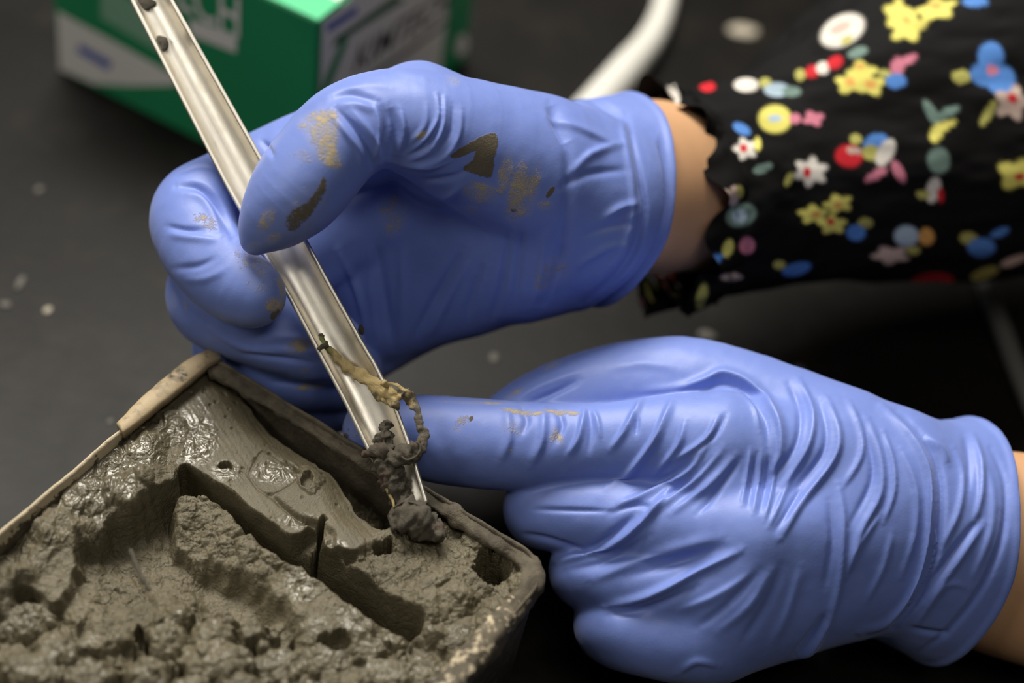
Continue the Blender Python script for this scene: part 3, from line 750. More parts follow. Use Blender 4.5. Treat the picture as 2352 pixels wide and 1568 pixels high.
for _k in range(60):      # crumbs between the lumps
    cx = rng.uniform(330, 1060); cy = rng.uniform(1390, 1640); rr = rng.uniform(6, 17)
    i_ = np.nonzero((np.abs(X - cx) < 40) & (np.abs(Y - cy) < 40))[0]
    if len(i_) == 0: continue
    r = np.hypot((XW[i_] - cx) / rr, (YW[i_] - cy) / (rr * 0.8)) + 2 * wob[i_]
    h0 = float(np.median(H[i_]))
    H[i_] = np.maximum(H[i_], np.where(r < 1, h0 + rr * 0.12 * np.sqrt(np.clip(1 - np.clip(r, 0, 1) ** 2, 0, 1)), -99))
# big smooth mound on the left and the tongue beside it
H = mixh(H, 0.6 - 0.014 * (Y - 1240) + 0.5 * fbm2(X / 70, Y / 60, 3, 150) + 0.3 * rough, inside([(-60, 1330), (30, 1275), (110, 1225), (165, 1215), (178, 1262), (172, 1326), (128, 1376), (70, 1352), (10, 1368), (-60, 1400)], 9))
H = mixh(H, -5.5 + 0.5 * fbm2(X / 60, Y / 50, 3, 152) + 0.3 * rough + 0.012 * (Y - 1300), inside([(240, 1312), (276, 1330), (300, 1380), (262, 1440), (200, 1470), (172, 1446), (205, 1380)], 12))
H = cut(H, [(168, 1452), (196, 1402), (226, 1340), (242, 1308)], 2.2, 7)
# low floor left of the middle
low = inside([(235, 1225), (330, 1185), (400, 1150), (412, 1210), (470, 1290), (455, 1360), (380, 1400), (320, 1440), (250, 1440), (190, 1360)], 26)
H = mixh(H, -8.0 + 1.6 * fbm2(X / 110, Y / 90, 2, 90) + rough * 0.7 + fiss2 + 1.3 * (0.5 - g1) + 5.5 * sst(Y, 1260, 1440), low)
# rough block between the trench and the hollow
blk = [(424, 1132), (486, 1140), (560, 1212), (640, 1272), (722, 1318), (800, 1378), (862, 1422), (850, 1452), (790, 1446), (690, 1392), (560, 1335), (480, 1300), (405, 1236), (398, 1176)]
sd = -poly_sd(XW, YW, [(424, 1128), (486, 1138), (560, 1210), (640, 1270), (722, 1316), (800, 1376), (862, 1420), (900, 1300), (600, 1000)], 3, 600)
H = mixh(H, 0.8 - 4.6 * sst(-sd, 10, 120) + 1.0 * (0.5 - f1) + 1.1 * (0.5 - g1) + rough * 0.8 + 0.8 * fiss + 0.9 * fiss2 + 0.35 * (0.5 - worley2(X / 21, Y / 17, 160)[0]), inside(blk, 14))
# smooth hollow
hol = [(452, 1286), (520, 1298), (600, 1330), (662, 1372), (648, 1398), (560, 1402), (478, 1372)]
H = mixh(H, -9.5 + 0.5 * fbm2(X / 40, Y / 40, 2, 92) + 0.06 * rough, inside(hol, 20))
H = mixh(H, 0.2 + 0.4 * rough + 0.5 * fbm2(X / 60, Y / 50, 2, 93), inside([(600, 1330), (690, 1330), (780, 1390), (850, 1440), (800, 1470), (700, 1440), (650, 1400)], 26))
# left ridge squeezed against the wall
rid = [(280, 962), (340, 905), (410, 862), (470, 836), (520, 870), (470, 985), (436, 1060), (404, 1138), (330, 1182), (250, 1212), (150, 1268), (40, 1350), (-90, 1440), (-120, 1330), (20, 1240), (150, 1120)]
wr = ridge2((X * 0.8 + Y * 0.6) / 30 + 0.8 * fbm2(X / 45, Y / 45, 2, 30), (-X * 0.6 + Y * 0.8) / 95, 2, 33)
lob = worley2((X * 0.74 - Y * 0.67) / 92, (X * 0.67 + Y * 0.74) / 100 + 7, 21)
H = mixh(H, 1.6 + 3.6 * (0.45 - lob[0]) + 0.62 * (wr - 0.7) + 0.35 * rough + 0.5 * fbm2(X / 50, Y / 50, 2, 36), inside(rid, 20))
H = mixh(H, H + 1.5, inside([(232, 1120), (300, 1092), (380, 1080), (410, 1100), (395, 1142), (320, 1180), (262, 1176)], 10))
for cx, cy, rx, ry, hh in [(292, 1142, 64, 44, 2.6), (368, 1122, 50, 42, 2.6), (200, 1150, 56, 40, 1.8), (120, 1220, 60, 44, 1.6), (330, 1058, 56, 44, 1.2)]:
    r = np.hypot((XM - cx) / rx, (YM - cy) / ry)
    H = H + hh * np.sqrt(np.clip(1 - r ** 2, 0, 1)) * inside(rid, 20)
# wall smear left of the ridge
H = mixh(H, H - 2.5, inside([(-90, 1330), (60, 1222), (90, 1250), (-60, 1380)], 16))
# smooth slab
slab = [(430, 872), (480, 846), (520, 866), (551, 888), (585, 936), (655, 1008), (757, 1074), (796, 1116), (812, 1150), (850, 1190), (884, 1215), (870, 1262), (806, 1276), (748, 1256), (728, 1214), (668, 1240), (592, 1196), (502, 1126), (424, 1080), (434, 1020), (410, 960), (350, 948)]
ms = inside(slab, 9, False)
strk = 0.10 * noise2((X * 0.55 + Y * 0.83) / 300, (-X * 0.83 + Y * 0.55) / 9, 7)
pit = -0.5 * sst(0.20 - worley2(X / 30, Y / 26, 14)[0], 0, 0.12) * sst(fbm2(X / 80, Y / 80, 2, 15), 0.2, 0.45)
gd = poly_sd(XS, YS, [(490, 812), (515, 846), (551, 884), (583, 930), (655, 1002), (757, 1068), (796, 1110), (812, 1146), (850, 1186), (1060, 1120), (900, 1010), (700, 880), (545, 800)], 2, 200)
H = mixh(H, 1.8 - 3.2 * (1 - sst(gd, 0, 85)) ** 1.5 + 0.55 * fbm2(X / 130, Y / 100, 2, 16) + strk + 0.10 * rough + pit, ms)
wetp = np.zeros(len(X))
for cx, cy, rx, ry, st in [(455, 1020, 50, 62, 1), (640, 1092, 70, 36, .6), (690, 1350, 46, 46, .9), (300, 1060, 90, 60, .8), (520, 1090, 40, 30, .5), (690, 1205, 60, 22, .5), (760, 1265, 40, 26, .8), (350, 1000, 70, 40, .7), (240, 1150, 120, 60, .6)]:
    r = np.hypot((X - cx) / rx, (Y - cy) / ry); wetp = np.maximum(wetp, st * (1 - sst(r, 0.45, 1.15)))
wr2 = ridge2(X / 34 + 0.7 * fbm2(X / 40, Y / 40, 2, 17), Y / 22 + 0.7 * fbm2(X / 40, Y / 40, 2, 18), 2, 19)
H = H + wetp * 0.5 * (wr2 - 0.55) * np.where(inside(rid, 11) > .5, 0.5, 1)
# thin cut lines on the slab
H = cut(H, [(575, 1090), (600, 1046), (640, 1065), (690, 1090)], 0.5, 3)
H = cut(H, [(660, 1068), (680, 1082), (692, 1096)], 1.6, 4)
H = cut(H, [(575, 1095), (590, 1130), (625, 1148), (660, 1130), (690, 1110)], 0.4, 3)
H = cut(H, [(620, 1150), (680, 1190), (735, 1212)], 1.6, 6)
H = cut(H, [(700, 1200), (736, 1213)], 1.5, 7)
# granular right part
rp = [(750, 1215), (800, 1290), (890, 1215), (1000, 1190), (1130, 1235), (1245, 1290), (1262, 1345), (1200, 1420), (1120, 1470), (1040, 1480), (960, 1440), (870, 1376), (800, 1322), (738, 1262)]
gran = 0.22 * fbm2(X / 11, Y / 9, 3, 100) + 0.5 * (0.5 - worley2(X / 24, Y / 19, 161)[0]) + 0.9 * fbm2(X / 60, Y / 48, 3, 104)
H = mixh(H, 0.4 + gran + 1.3 * (0.45 - f1) + 0.6 * fiss, inside(rp, 12))
for cx, cy, rx, ry, hh in [(1210, 1352, 46, 44, 4.0), (1135, 1422, 44, 46, 3.4), (1015, 1372, 70, 60, 2.2), (1075, 1345, 60, 50, 1.8), (905, 1240, 46, 30, 1.4), (1120, 1240, 60, 34, 2.6), (1185, 1270, 50, 30, 2.4), (712, 1105, 32, 40, 1.6), (990, 1200, 60, 36, 2.0)]:
    r = np.hypot((XW - cx) / rx, (YW - cy) / ry)
    H = H + hh * np.sqrt(np.clip(1 - r ** 2, 0, 1)) * 0.8
# holes
for cx, cy, rx, ry, dp in [(1130, 1308, 44, 40, 17), (1150, 1250, 40, 22, 8), (884, 1262, 26, 20, 7), (518, 1078, 16, 10, 3.5), (318, 1436, 12, 22, 6), (336, 1468, 9, 22, 7), (668, 1466, 9, 20, 3), (704, 1112, 14, 22, 2.5), (1255, 1330, 16, 10, 3), (770, 1468, 40, 22, 4), (905, 1170, 60, 40, 12)]:
    r = np.hypot((XW - cx) / rx, (YW - cy) / ry)
    H = H - dp * (1 - sst(r, 0.6, 1.05))
# trench
tr = [(414, 1092), (428, 1080), (458, 1096), (504, 1126), (536, 1142), (566, 1178), (622, 1216), (668, 1238), (716, 1262), (722, 1286), (716, 1316), (640, 1274), (566, 1216), (512, 1160), (482, 1138), (430, 1134), (418, 1118)]
tr2 = [(718, 1262), (742, 1256), (800, 1300), (852, 1338), (900, 1374), (962, 1404), (968, 1432), (944, 1446), (868, 1424), (800, 1378), (722, 1318)]
H = mixh(H, np.minimum(H, -22 + 0.2 * rough), inside(tr, 6, False, 2))
H = mixh(H, np.minimum(H, -20 + 6 * sst(X, 860, 960) + 0.6 * rough), inside(tr2, 7, False, 2))
dk, _, tk = line_field(XS, YS, [(752, 1194), (738, 1208), (733, 1235), (722, 1258), (720, 1300)], 40)
H = H - 12 * (1 - sst(dk, 4, 9)) * sst(tk, 0.0, 0.15)
# gap along the far right wall
gap = [(515, 846), (551, 880), (583, 926), (652, 998), (757, 1064), (796, 1106), (812, 1142), (850, 1182), (890, 1200), (940, 1196), (1010, 1182), (1090, 1222), (1150, 1240), (1130, 1180), (1060, 1120), (900, 1010), (820, 960), (700, 880), (610, 826), (545, 800)]
H = mixh(H, np.minimum(H, -13 + 1.5 * fbm2(X / 30, Y / 26, 3, 110) + rough), inside(gap, 12))
gap2 = [(1262, 1340), (1240, 1376), (1190, 1420), (1150, 1462), (1112, 1510), (1130, 1520), (1180, 1470), (1240, 1405), (1285, 1350)]
H = mixh(H, np.minimum(H, -9 + rough), inside(gap2, 8) * sst(fbm2(X / 60, Y / 60, 2, 111), -0.45, -0.1))
H = cut(H, [(301, 1262), (312, 1290), (330, 1330), (342, 1352)], 1.2, 7)
H += 0.05 * fbm2(X / 3.4, Y / 2.9, 2, 120)
# keep below the rim at the walls
edge = np.minimum(np.minimum(Ug - 0.0018, L1 - 0.0024 - Ug), Vg - 0.0026)
H = np.where(edge < 0.0015, np.minimum(H, 2.0), H)
Vm = T3(Ug, Vg, ZB + H * 0.001)
m_mud = mat('wet_grey_mud', (0.16, 0.145, 0.105), 0.5)
nt = NT(m_mud); co = nt.co()
a = nt.noise(60, 5, 0.6, co); b = nt.noise(700, 5, 0.75, co); c = nt.noise(2600, 2, 0.6, co); d = nt.noise(180, 4, 0.6, co)
base = nt.mix(nt.ramp(a, [(0.35, (0, 0, 0)), (0.65, (1, 1, 1))]), (0.094, 0.079, 0.046), (0.139, 0.119, 0.072))
base = nt.mix(nt.math('MULTIPLY', nt.ramp(d, [(0.55, (0, 0, 0)), (0.75, (1, 1, 1))]), 0.5), base, (0.060, 0.048, 0.031))
nt.set('Base Color', base)
wa = nt.attr('wet')
wn = nt.math('ADD', wa, nt.math('MULTIPLY', nt.math('SUBTRACT', d, 0.5), 0.8))
nt.set('Roughness', nt.ramp(wn, [(0.2, (0.52,) * 3), (0.8, (0.22,) * 3)]))
vor = nt.n('ShaderNodeTexVoronoi', feature='DISTANCE_TO_EDGE'); vor.inputs['Scale'].default_value = 330
wv = nt.n('ShaderNodeVectorMath', operation='ADD'); nz = nt.n('ShaderNodeTexNoise'); nz.inputs['Scale'].default_value = 260; nz.inputs['Detail'].default_value = 4
nt.l(co, nz.inputs['Vector']); sc_ = nt.n('ShaderNodeVectorMath', operation='SCALE'); sc_.inputs['Scale'].default_value = 0.006
nt.l(nz.outputs['Color'], sc_.inputs[0]); nt.l(co, wv.inputs[0]); nt.l(sc_.outputs[0], wv.inputs[1]); nt.l(wv.outputs[0], vor.inputs['Vector'])
crk = nt.ramp(vor.outputs['Distance'], [(0.0, (0, 0, 0)), (0.12, (1, 1, 1))])
rgh = nt.math('SUBTRACT', 1.0, nt.math('MULTIPLY', nt.attr('slick'), 0.9))
nb0 = nt.bump(nt.math('MULTIPLY', crk, rgh), 0.35, 0.0005)
nb1 = nt.bump(nt.math('MULTIPLY', nt.noise(300, 4, 0.65, co, 0.6), rgh), 0.7, 0.0014, nb0)
nb = nt.bump(b, 0.5, 0.0006, nb1)
nt.set('Normal', nt.bump(c, 0.35, 0.00022, nb))
nt.set('Coat Weight', nt.math('MULTIPLY', nt.ramp(wn, [(0.25, (0, 0, 0)), (0.8, (1, 1, 1))]), 0.7)); nt.b.inputs['Coat Roughness'].default_value = 0.16
mud = mk('mud', Vm, grid_faces(*shp), m_mud, None, True, {'slick': np.clip(ms + 0.0, 0, 1), 'wet': np.clip(wetp + 0.45 * soft * (1 - low) + 0.12 * ms + 0.35 * inside(rid, 11), 0, 1)})
mud['kind'] = 'stuff'
tag(mud, 'wet grey brown mud with a deep cut trench, filling the tray', 'mud')
# ------------------------------------------------------------------ metal scoop
def zs(y): return 200.0 * (1 - np.asarray(y, float) / 1165.0)
yl = [-420, 5, 398, 675, 897, 1037, 1170]; xl = [85, 299, 501, 656, 774, 842, 906]
yr = [-420, 41, 357, 570, 700, 828, 861, 946, 1047, 1110, 1170]; xr = [160, 422, 600, 717, 788, 860, 880, 922, 959, 977, 995]
ys = np.concatenate([np.linspace(-420, 800, 130), np.linspace(808, 1172, 60)])
Lx = np.interp(ys, yl, xl); Rx = np.interp(ys, yr, xr)
ker = np.array([1, 2, 3, 2, 1.]) / 9
for arr in (Lx, Rx): arr[2:-2] = np.convolve(arr, ker, 'valid')
cx = (Lx + Rx) / 2; wd_ = (Rx - Lx) * 0.875 / 2
ax_ = np.array([0.497, 0.868]); nn = np.array([0.868, -0.497])
phi = np.radians(np.linspace(-88, 88, 41))
TH = 10.0
dep = 46 * (1 - 0.72 * sst(ys, 1000, 1165))
def arc(sgn_t):
    w = (wd_ + sgn_t)[:, None]; dd = (dep + sgn_t)[:, None]
    s_ = np.sin(phi)[None]; c_ = np.cos(phi)[None]
    ox = w * s_
    return np.stack([cx[:, None] + nn[0] * ox, ys[:, None] + nn[1] * ox, zs(ys)[:, None] + dd * np.abs(c_) ** 0.9 - 6 * s_], -1)
inn = arc(-TH); out = arc(0)
nY, nP = len(ys), len(phi)
ring = np.concatenate([inn, out[:, ::-1]], 1)          # closed section: inner face then outer face
RR = ring.reshape(-1, 3)
Vw = W(RR[:, 0], RR[:, 1], RR[:, 2])
Fq = grid_faces(nY, 2 * nP, True)
along = np.repeat(ys / 100.0, 2 * nP); acr = np.tile(np.concatenate([np.linspace(0, 1, nP), np.linspace(1.1, 2.1, nP)]), nY)
caps_ = []
for base_ in (0, (nY - 1) * 2 * nP):
    for j in range(nP - 1):
        caps_.append([base_ + j, base_ + j + 1, base_ + 2 * nP - 2 - j, base_ + 2 * nP - 1 - j])
Fq = np.concatenate([Fq, np.array(caps_)])
m_met = mat('brushed_steel', (0.80, 0.76, 0.68), 0.27, 1.0)
nt = NT(m_met)
cxyz = nt.n('ShaderNodeCombineXYZ'); nt.l(nt.attr('along'), cxyz.inputs[0]); nt.l(nt.attr('across'), cxyz.inputs[1])
mp = nt.n('ShaderNodeMapping'); mp.inputs['Scale'].default_value = (0.5, 60, 1); nt.l(cxyz.outputs[0], mp.inputs['Vector'])
str_ = nt.noise(1.0, 5, 0.6, mp.outputs[0])
mp2 = nt.n('ShaderNodeMapping'); mp2.inputs['Scale'].default_value = (1.2, 2.5, 1); nt.l(cxyz.outputs[0], mp2.inputs['Vector'])
blo = nt.noise(2.0, 5, 0.65, mp2.outputs[0])
nt.set('Roughness', nt.ramp(nt.math('ADD', nt.math('MULTIPLY', str_, 0.5), nt.math('MULTIPLY', blo, 0.5)), [(0.3, (0.32,) * 3), (0.7, (0.5,) * 3)]))
nt.set('Base Color', nt.mix(nt.ramp(blo, [(0.45, (0, 0, 0)), (0.75, (1, 1, 1))]), (0.92, 0.875, 0.78), (0.76, 0.71, 0.61)))
nt.set('Normal', nt.bump(str_, 0.12, 0.0002))
bm = bmesh.new(); vs = [bm.verts.new(v) for v in Vw]
for f in Fq:
    bm.faces.new([vs[i] for i in f])
bmesh.ops.recalc_face_normals(bm, faces=bm.faces)
bm.normal_update()
# keep the two rims sharp
scoop = empty('scoop')
blade = bm_obj('blade', bm, m_met, scoop, True)
for nm, av in (('along', along), ('across', acr)):
    a_ = blade.data.attributes.new(nm, 'FLOAT', 'POINT'); a_.data.foreach_set('value', av.astype(np.float32))
# grip at the far end (outside the picture)
def tube(name, pts, rad, mat_, parent=None, n=6, na=20, noise_amp=0.0, noise_sc=20, flat=1.0, attrs=None, seed=0, px=True):
    """tapered tube along points given as (px, py, z) in working units, radius in the same units; flat < 1 squashes it in depth"""
    C_ = smooth_poly(np.array([p for p in pts], float), n)
    r = np.interp(np.linspace(0, 1, len(C_)), np.linspace(0, 1, len(rad)), rad)
    t = np.gradient(C_, axis=0); t /= np.linalg.norm(t, axis=1, keepdims=True)
    ref = np.array([0, 0, 1.0]); u = np.cross(t, ref); u /= np.linalg.norm(u, axis=1, keepdims=True) + 1e-9; v = np.cross(t, u)
    a = np.linspace(0, 2 * np.pi, na, endpoint=False)
    V = C_[:, None] + r[:, None, None] * (u[:, None] * np.cos(a)[None, :, None] + v[:, None] * np.sin(a)[None, :, None] * flat)
    V = V.reshape(-1, 3)
    if noise_amp:
        cc = np.repeat(C_, na, 0); dn = V - cc; dn /= np.linalg.norm(dn, axis=1, keepdims=True) + 1e-9
        V = V + dn * (noise_amp * (fbm3(V, noise_sc, 4, seed)))[:, None]
    F4 = grid_faces(len(C_), na, True)
    m_ = len(C_)
    e0 = len(V); V = np.concatenate([V, C_[:1] - t[:1] * r[0] * .5, C_[-1:] + t[-1:] * r[-1] * .5])
    bm = bmesh.new(); w = W(V[:, 0], V[:, 1], V[:, 2]); vs = [bm.verts.new(q) for q in w]
    for f in F4: bm.faces.new([vs[i] for i in f])
    for k in range(na):
        bm.faces.new([vs[k], vs[(k + 1) % na], vs[e0]]); bm.faces.new([vs[(m_ - 1) * na + (k + 1) % na], vs[(m_ - 1) * na + k], vs[e0 + 1]])
    bmesh.ops.recalc_face_normals(bm, faces=bm.faces)
    return bm_obj(name, bm, mat_, parent)
tag(scoop, 'long half round steel scoop held between thumb and fingers', 'scoop')

# ------------------------------------------------------------------ plant remains and crumbs on the scoop
m_root = mat('muddy_root', (0.10, 0.085, 0.06), 0.75)
nt = NT(m_root); co = nt.co(); a = nt.noise(700, 6, 0.75, co); b = nt.noise(180, 4, 0.6, co)
nt.set('Base Color', nt.mix(nt.ramp(b, [(0.55, (0, 0, 0)), (0.72, (1, 1, 1))]), (0.088, 0.076, 0.054), (0.085, 0.042, 0.028)))
nt.set('Normal', nt.bump(a, 0.9, 0.0008))
m_straw = mat('straw_stem', (0.45, 0.34, 0.15), 0.65)
nt = NT(m_straw); co = nt.co(); a = nt.noise(420, 5, 0.7, co); b = nt.noise(160, 4, 0.6, co)
g = nt.attr('green')
base = nt.mix(g, (0.50, 0.38, 0.17), (0.20, 0.24, 0.07))
base = nt.mix(nt.ramp(nt.math('ADD', nt.math('MULTIPLY', a, .6), nt.math('MULTIPLY', nt.attr('dirt'), .5)), [(0.44, (0, 0, 0)), (0.58, (1, 1, 1))]), base, (0.095, 0.08, 0.055))
nt.set('Base Color', base); nt.set('Normal', nt.bump(a, 0.8, 0.0006))
def zi(x, y, lift=12):
    """depth of the scoop's inner face at a pixel, lifted towards the viewer"""
    j = np.interp(y, ys, np.arange(nY)); c0 = np.interp(y, ys, cx); w0 = np.interp(y, ys, wd_) - TH
    k = np.clip((x - c0) * 0.868 / w0, -1, 1)
    return float(zs(y) + (46 - TH) * math.sqrt(1 - k * k) - 6 * k - lift)
def setattrs(o, **kw):
    for k, v in kw.items():
        a_ = o.data.attributes.new(k, 'FLOAT', 'POINT'); a_.data.foreach_set('value', np.asarray(v, np.float32))
def px_of(o):
    n = len(o.data.vertices); c = np.empty(n * 3, np.float32); o.data.vertices.foreach_get('co', c)
    return to_px(c.reshape(-1, 3))
stem = empty('plant_stem')
pts = [(734, 768), (748, 790), (772, 815), (800, 842), (836, 866), (872, 888), (906, 904), (932, 908)]
st = tube('stalk', [(x, y, zi(x, y, 20)) for x, y in pts], [5, 7, 9, 13, 15, 18, 17, 8], m_straw, stem, 8, 20, 6, 12, 0.45, seed=3)
x_, y_, z_ = px_of(st)
lat = (x_ - 735) * 0.6 - (y_ - 768) * 0.8
setattrs(st, green=1 - sst(x_, 745, 775), dirt=np.clip(0.12 + 0.85 * sst((x_ - 734) * .578 - (y_ - 768) * .818 + 5 * fbm2(x_ / 14, y_ / 12, 2, 5), -9, 5), 0, 1))
rb = tube('dry_leaf', [(925, 905, zi(905, 905, 34)), (945, 918, 20), (958, 945, 10), (964, 978, 4), (974, 1000, 0), (968, 1028, -4), (945, 1040, 0), (925, 1046, 4)],
          [10, 15, 9, 8, 14, 12, 10, 6], m_straw, stem, 8, 16, 5, 12, 0.22, seed=9)
x_, y_, z_ = px_of(rb); setattrs(rb, green=np.zeros(len(x_)), dirt=np.full(len(x_), 0.50) + 0.35 * sst(y_, 930, 1010))
tf = tube('frayed_end', [(880, 878, zi(880, 878, 30)), (905, 893, 40), (928, 900, 30), (938, 893, 26)], [6, 14, 10, 3], m_straw, stem, 6, 12, 5, 12, 0.5, seed=12)
x_, y_, z_ = px_of(tf); setattrs(tf, green=np.zeros(len(x_)), dirt=np.full(len(x_), 0.30))
tf = tube('frayed_end', [(850, 880, zi(850, 880, 24)), (876, 910, zi(876, 910, 24)), (905, 925, zi(905, 925, 22)), (915, 942, 30)], [5, 13, 11, 3], m_straw, stem, 6, 12, 5, 12, 0.5, seed=14)
x_, y_, z_ = px_of(tf); setattrs(tf, green=np.zeros(len(x_)), dirt=np.full(len(x_), 0.45))
tb = tube('side_bud', [(752, 792, zi(752, 792, 24)), (740, 797, zi(740, 797, 24)), (733, 801, zi(733, 801, 20))], [7, 6, 4], m_straw, stem, 5, 10, 2, 8, 0.8, seed=15)
x_, y_, z_ = px_of(tb); setattrs(tb, green=np.zeros(len(x_)), dirt=np.full(len(x_), 0.9))
tag(stem, 'straw coloured plant stem with a curled dry leaf lying in the scoop', 'plant stem')
root = empty('root')
pts = [(889, 968), (884, 990), (882, 1020), (888, 1060), (902, 1096), (916, 1130), (936, 1168), (958, 1200)]
tube('main_root', [(x, y, min(zi(x, y, 26), 30 - (y - 968) * 0.12)) for x, y in pts], [11, 17, 20, 34, 33, 27, 31, 36], m_root, root, 10, 36, 10, 11, 0.75, seed=31)
tube('root_branch', [(884, 1036, 0), (864, 1036, 6), (842, 1040, 12), (834, 1036, 16)], [22, 15, 11, 5], m_root, root, 8, 18, 5, 12, 0.8, seed=33)
tube('root_branch', [(900, 1060, -4), (922, 1046, -10), (946, 1036, -16), (962, 1026, -18), (966, 1014, -12)], [20, 21, 24, 18, 8], m_root, root, 8, 22, 9, 12, 0.8, seed=35)
tube('rootlet', [(956, 1014, -38), (966, 1026, -40), (958, 1046, -42), (936, 1056, -38), (922, 1048, -36)], [2, 2.6, 2.6, 2.4, 1.8], m_root, root, 8, 8, 1, 8, 1, seed=36)
tube('rootlet', [(880, 1100, 10), (892, 1130, 0), (902, 1150, -4), (905, 1166, -10)], [3, 4.5, 4, 2], m_straw, root, 8, 8, 1, 8, 1, seed=37)
x_, y_, z_ = px_of(root.children[-1]); setattrs(root.children[-1], green=np.zeros(len(x_)), dirt=np.full(len(x_), 0.3))
tube('rootlet', [(905, 1166, -16), (930, 1152, -34), (962, 1160, -40), (978, 1178, -34)], [2, 3, 3, 2], m_root, root, 8, 8, 1, 8, 1, seed=38)
tube('root_crown', [(900, 1186, -2), (930, 1190, -12), (962, 1200, -20), (990, 1216, -20), (1010, 1222, -10)], [24, 40, 46, 36, 16], m_root, root, 10, 34, 16, 22, 0.9, seed=39)
tag(root, 'dark muddy forked root stuck to the tip of the scoop', 'root')
def blob(name, x, y, z, r, mat_, seed, sx=1, sy=1, sz=0.7, parent=None, sub=3, amp=0.35):
    bm = bmesh.new(); bmesh.ops.create_icosphere(bm, subdivisions=sub, radius=1.0)
    Q = np.array([v.co for v in bm.verts])
    Q = Q * (1 + amp * fbm3(Q * 10 + seed * 7.7, 9, 3, seed))[:, None]
    w = W(x + Q[:, 0] * r * sx, y + Q[:, 1] * r * sy, z + Q[:, 2] * r * sz)
    for v, c in zip(bm.verts, w): v.co = c
    return bm_obj(name, bm, mat_, parent)
o = blob('mud_crumb', 373, 100, zi(373, 100, 3), 16, m_root, 1, 1, 1.2, 0.4); tag(o, 'dark mud crumb stuck inside the scoop near its upper end', 'mud crumb')
o = blob('mud_crumb', 332, 8, zi(332, 8, 2), 18, m_root, 2, 1.3, 0.8, 0.25); tag(o, 'brown mud smear in the scoop at the top edge of the photo', 'mud crumb')
o = blob('leaf_fragment', 829, 757, zs(757) + 24, 8, m_root, 4, 0.8, 1.5, 0.6); tag(o, 'tiny brown leaf bit behind the right edge of the scoop', 'leaf fragment')
tw = tube('twig', [(300, 1262, -170), (308, 1285, -178), (322, 1318, -200), (338, 1348, -215), (344, 1356, -218)], [6, 7, 6.5, 5.5, 3], m_root, None, 8, 12, 1.5, 14, 1, seed=44)
_P = np.array([on_plane(x, y, ZB - 0.0065) for x, y in ((300, 1262), (344, 1356))])
tag(tw, 'thin straight dark twig lying in the mud hollow', 'twig')
# ------------------------------------------------------------------ tissue box
BA = on_plane(136, 162, 0.0); BF = on_plane(718, 455, 0.0)
bx = BF - BA; BLx = float(np.linalg.norm(bx)); bx /= BLx           # left face direction, towards the near corner
by = np.array([-bx[1], bx[0], 0.0])                                # away from the near corner along the right face
if by @ (on_plane(1075, 150, 0.0) - BF) < 0: by = -by
tt_ = on_plane(1082, 140, 0.0) - BF; BLy = float(tt_ @ by)
# height from the near top corner at (722, 52)
hh = np.linspace(0.04, 0.14, 400)
pp = to_px(BF[None] + np.array([0, 0, 1.0])[None] * hh[:, None])
BH = float(np.interp(-50.0, -pp[1], hh)) if pp[1][0] > pp[1][-1] else 0.08
def box_pt(face, s, t):
    """s, t in 0..1 on a face: left (s from far end to near corner, t up), right (s away from the near corner), top"""
    s = np.asarray(s, float)[..., None]; t = np.asarray(t, float)[..., None]; e = 0.00012
    if face == 'left': return BA + bx * BLx * s + np.array([0, 0, 1.0]) * BH * t - by * e
    if face == 'right': return BF + by * BLy * s + np.array([0, 0, 1.0]) * BH * t + bx * e
    return BA + bx * BLx * s + by * BLy * t + np.array([0, 0, BH + e])
tbox = empty('tissue_box')
m_green = mat('green_card', (0.020, 0.30, 0.12), 0.45)
m_white = mat('white_card', (0.85, 0.83, 0.79), 0.5)
m_pale = mat('pale_green_print', (0.26, 0.50, 0.34), 0.5)
m_black = mat('black_print', (0.02, 0.02, 0.022), 0.5)
m_bluep = mat('blue_print', (0.10, 0.14, 0.50), 0.5)
m_dgreen = mat('dark_green_print', (0.008, 0.12, 0.05), 0.5)
bm = bmesh.new(); bmesh.ops.create_cube(bm, size=1.0)
for v in bm.verts:
    s, t, u = v.co.x + .5, v.co.y + .5, v.co.z + .5
    v.co = Vector(BA + bx * BLx * s + by * BLy * t + np.array([0, 0, BH * u]))
bmesh.ops.bevel(bm, geom=list(bm.edges), offset=0.0008, segments=3, affect='EDGES')
bmesh.ops.recalc_face_normals(bm, faces=bm.faces)
carton = bm_obj('carton', bm, m_green, tbox, False)
def decal(name, face, pts, mat_, lift=0.0):
    P = np.array(pts, float)
    w = box_pt(face, P[:, 0], P[:, 1])
    nrm = {'left': -by, 'right': bx, 'top': np.array([0, 0, 1.0])}[face]
    w = w + nrm * lift
    bm = bmesh.new(); top = [bm.verts.new(q) for q in w]; bm.faces.new(top)
    bmesh.ops.recalc_face_normals(bm, faces=bm.faces); bm.normal_update()
    if bm.faces[0].normal.dot(Vector(nrm)) < 0: bmesh.ops.reverse_faces(bm, faces=bm.faces)
    return bm_obj(name, bm, mat_, carton, False)
def face_px(face, pts):
    return [(min(max(a, 0.004), 0.996), min(max(b, 0.004), 0.996)) for a, b in face_px_raw(face, pts)]
def face_px_raw(face, pts):
    """pixel list -> (s, t) on a face"""
    nrm, org = {'left': (by, BA), 'right': (bx, BF), 'top': (np.array([0, 0, 1.0]), BA + np.array([0, 0, BH]))}[face]
    out = []
    for x, y in pts:
        d = ray(x, y); k = ((org - CAMP) @ nrm) / (d @ nrm); q = CAMP + d * k - BA
        out.append((q @ bx / BLx, q[2] / BH) if face == 'left' else ((q @ by / BLy, q[2] / BH) if face == 'right' else (q @ bx / BLx, q @ by / BLy)))
    return out
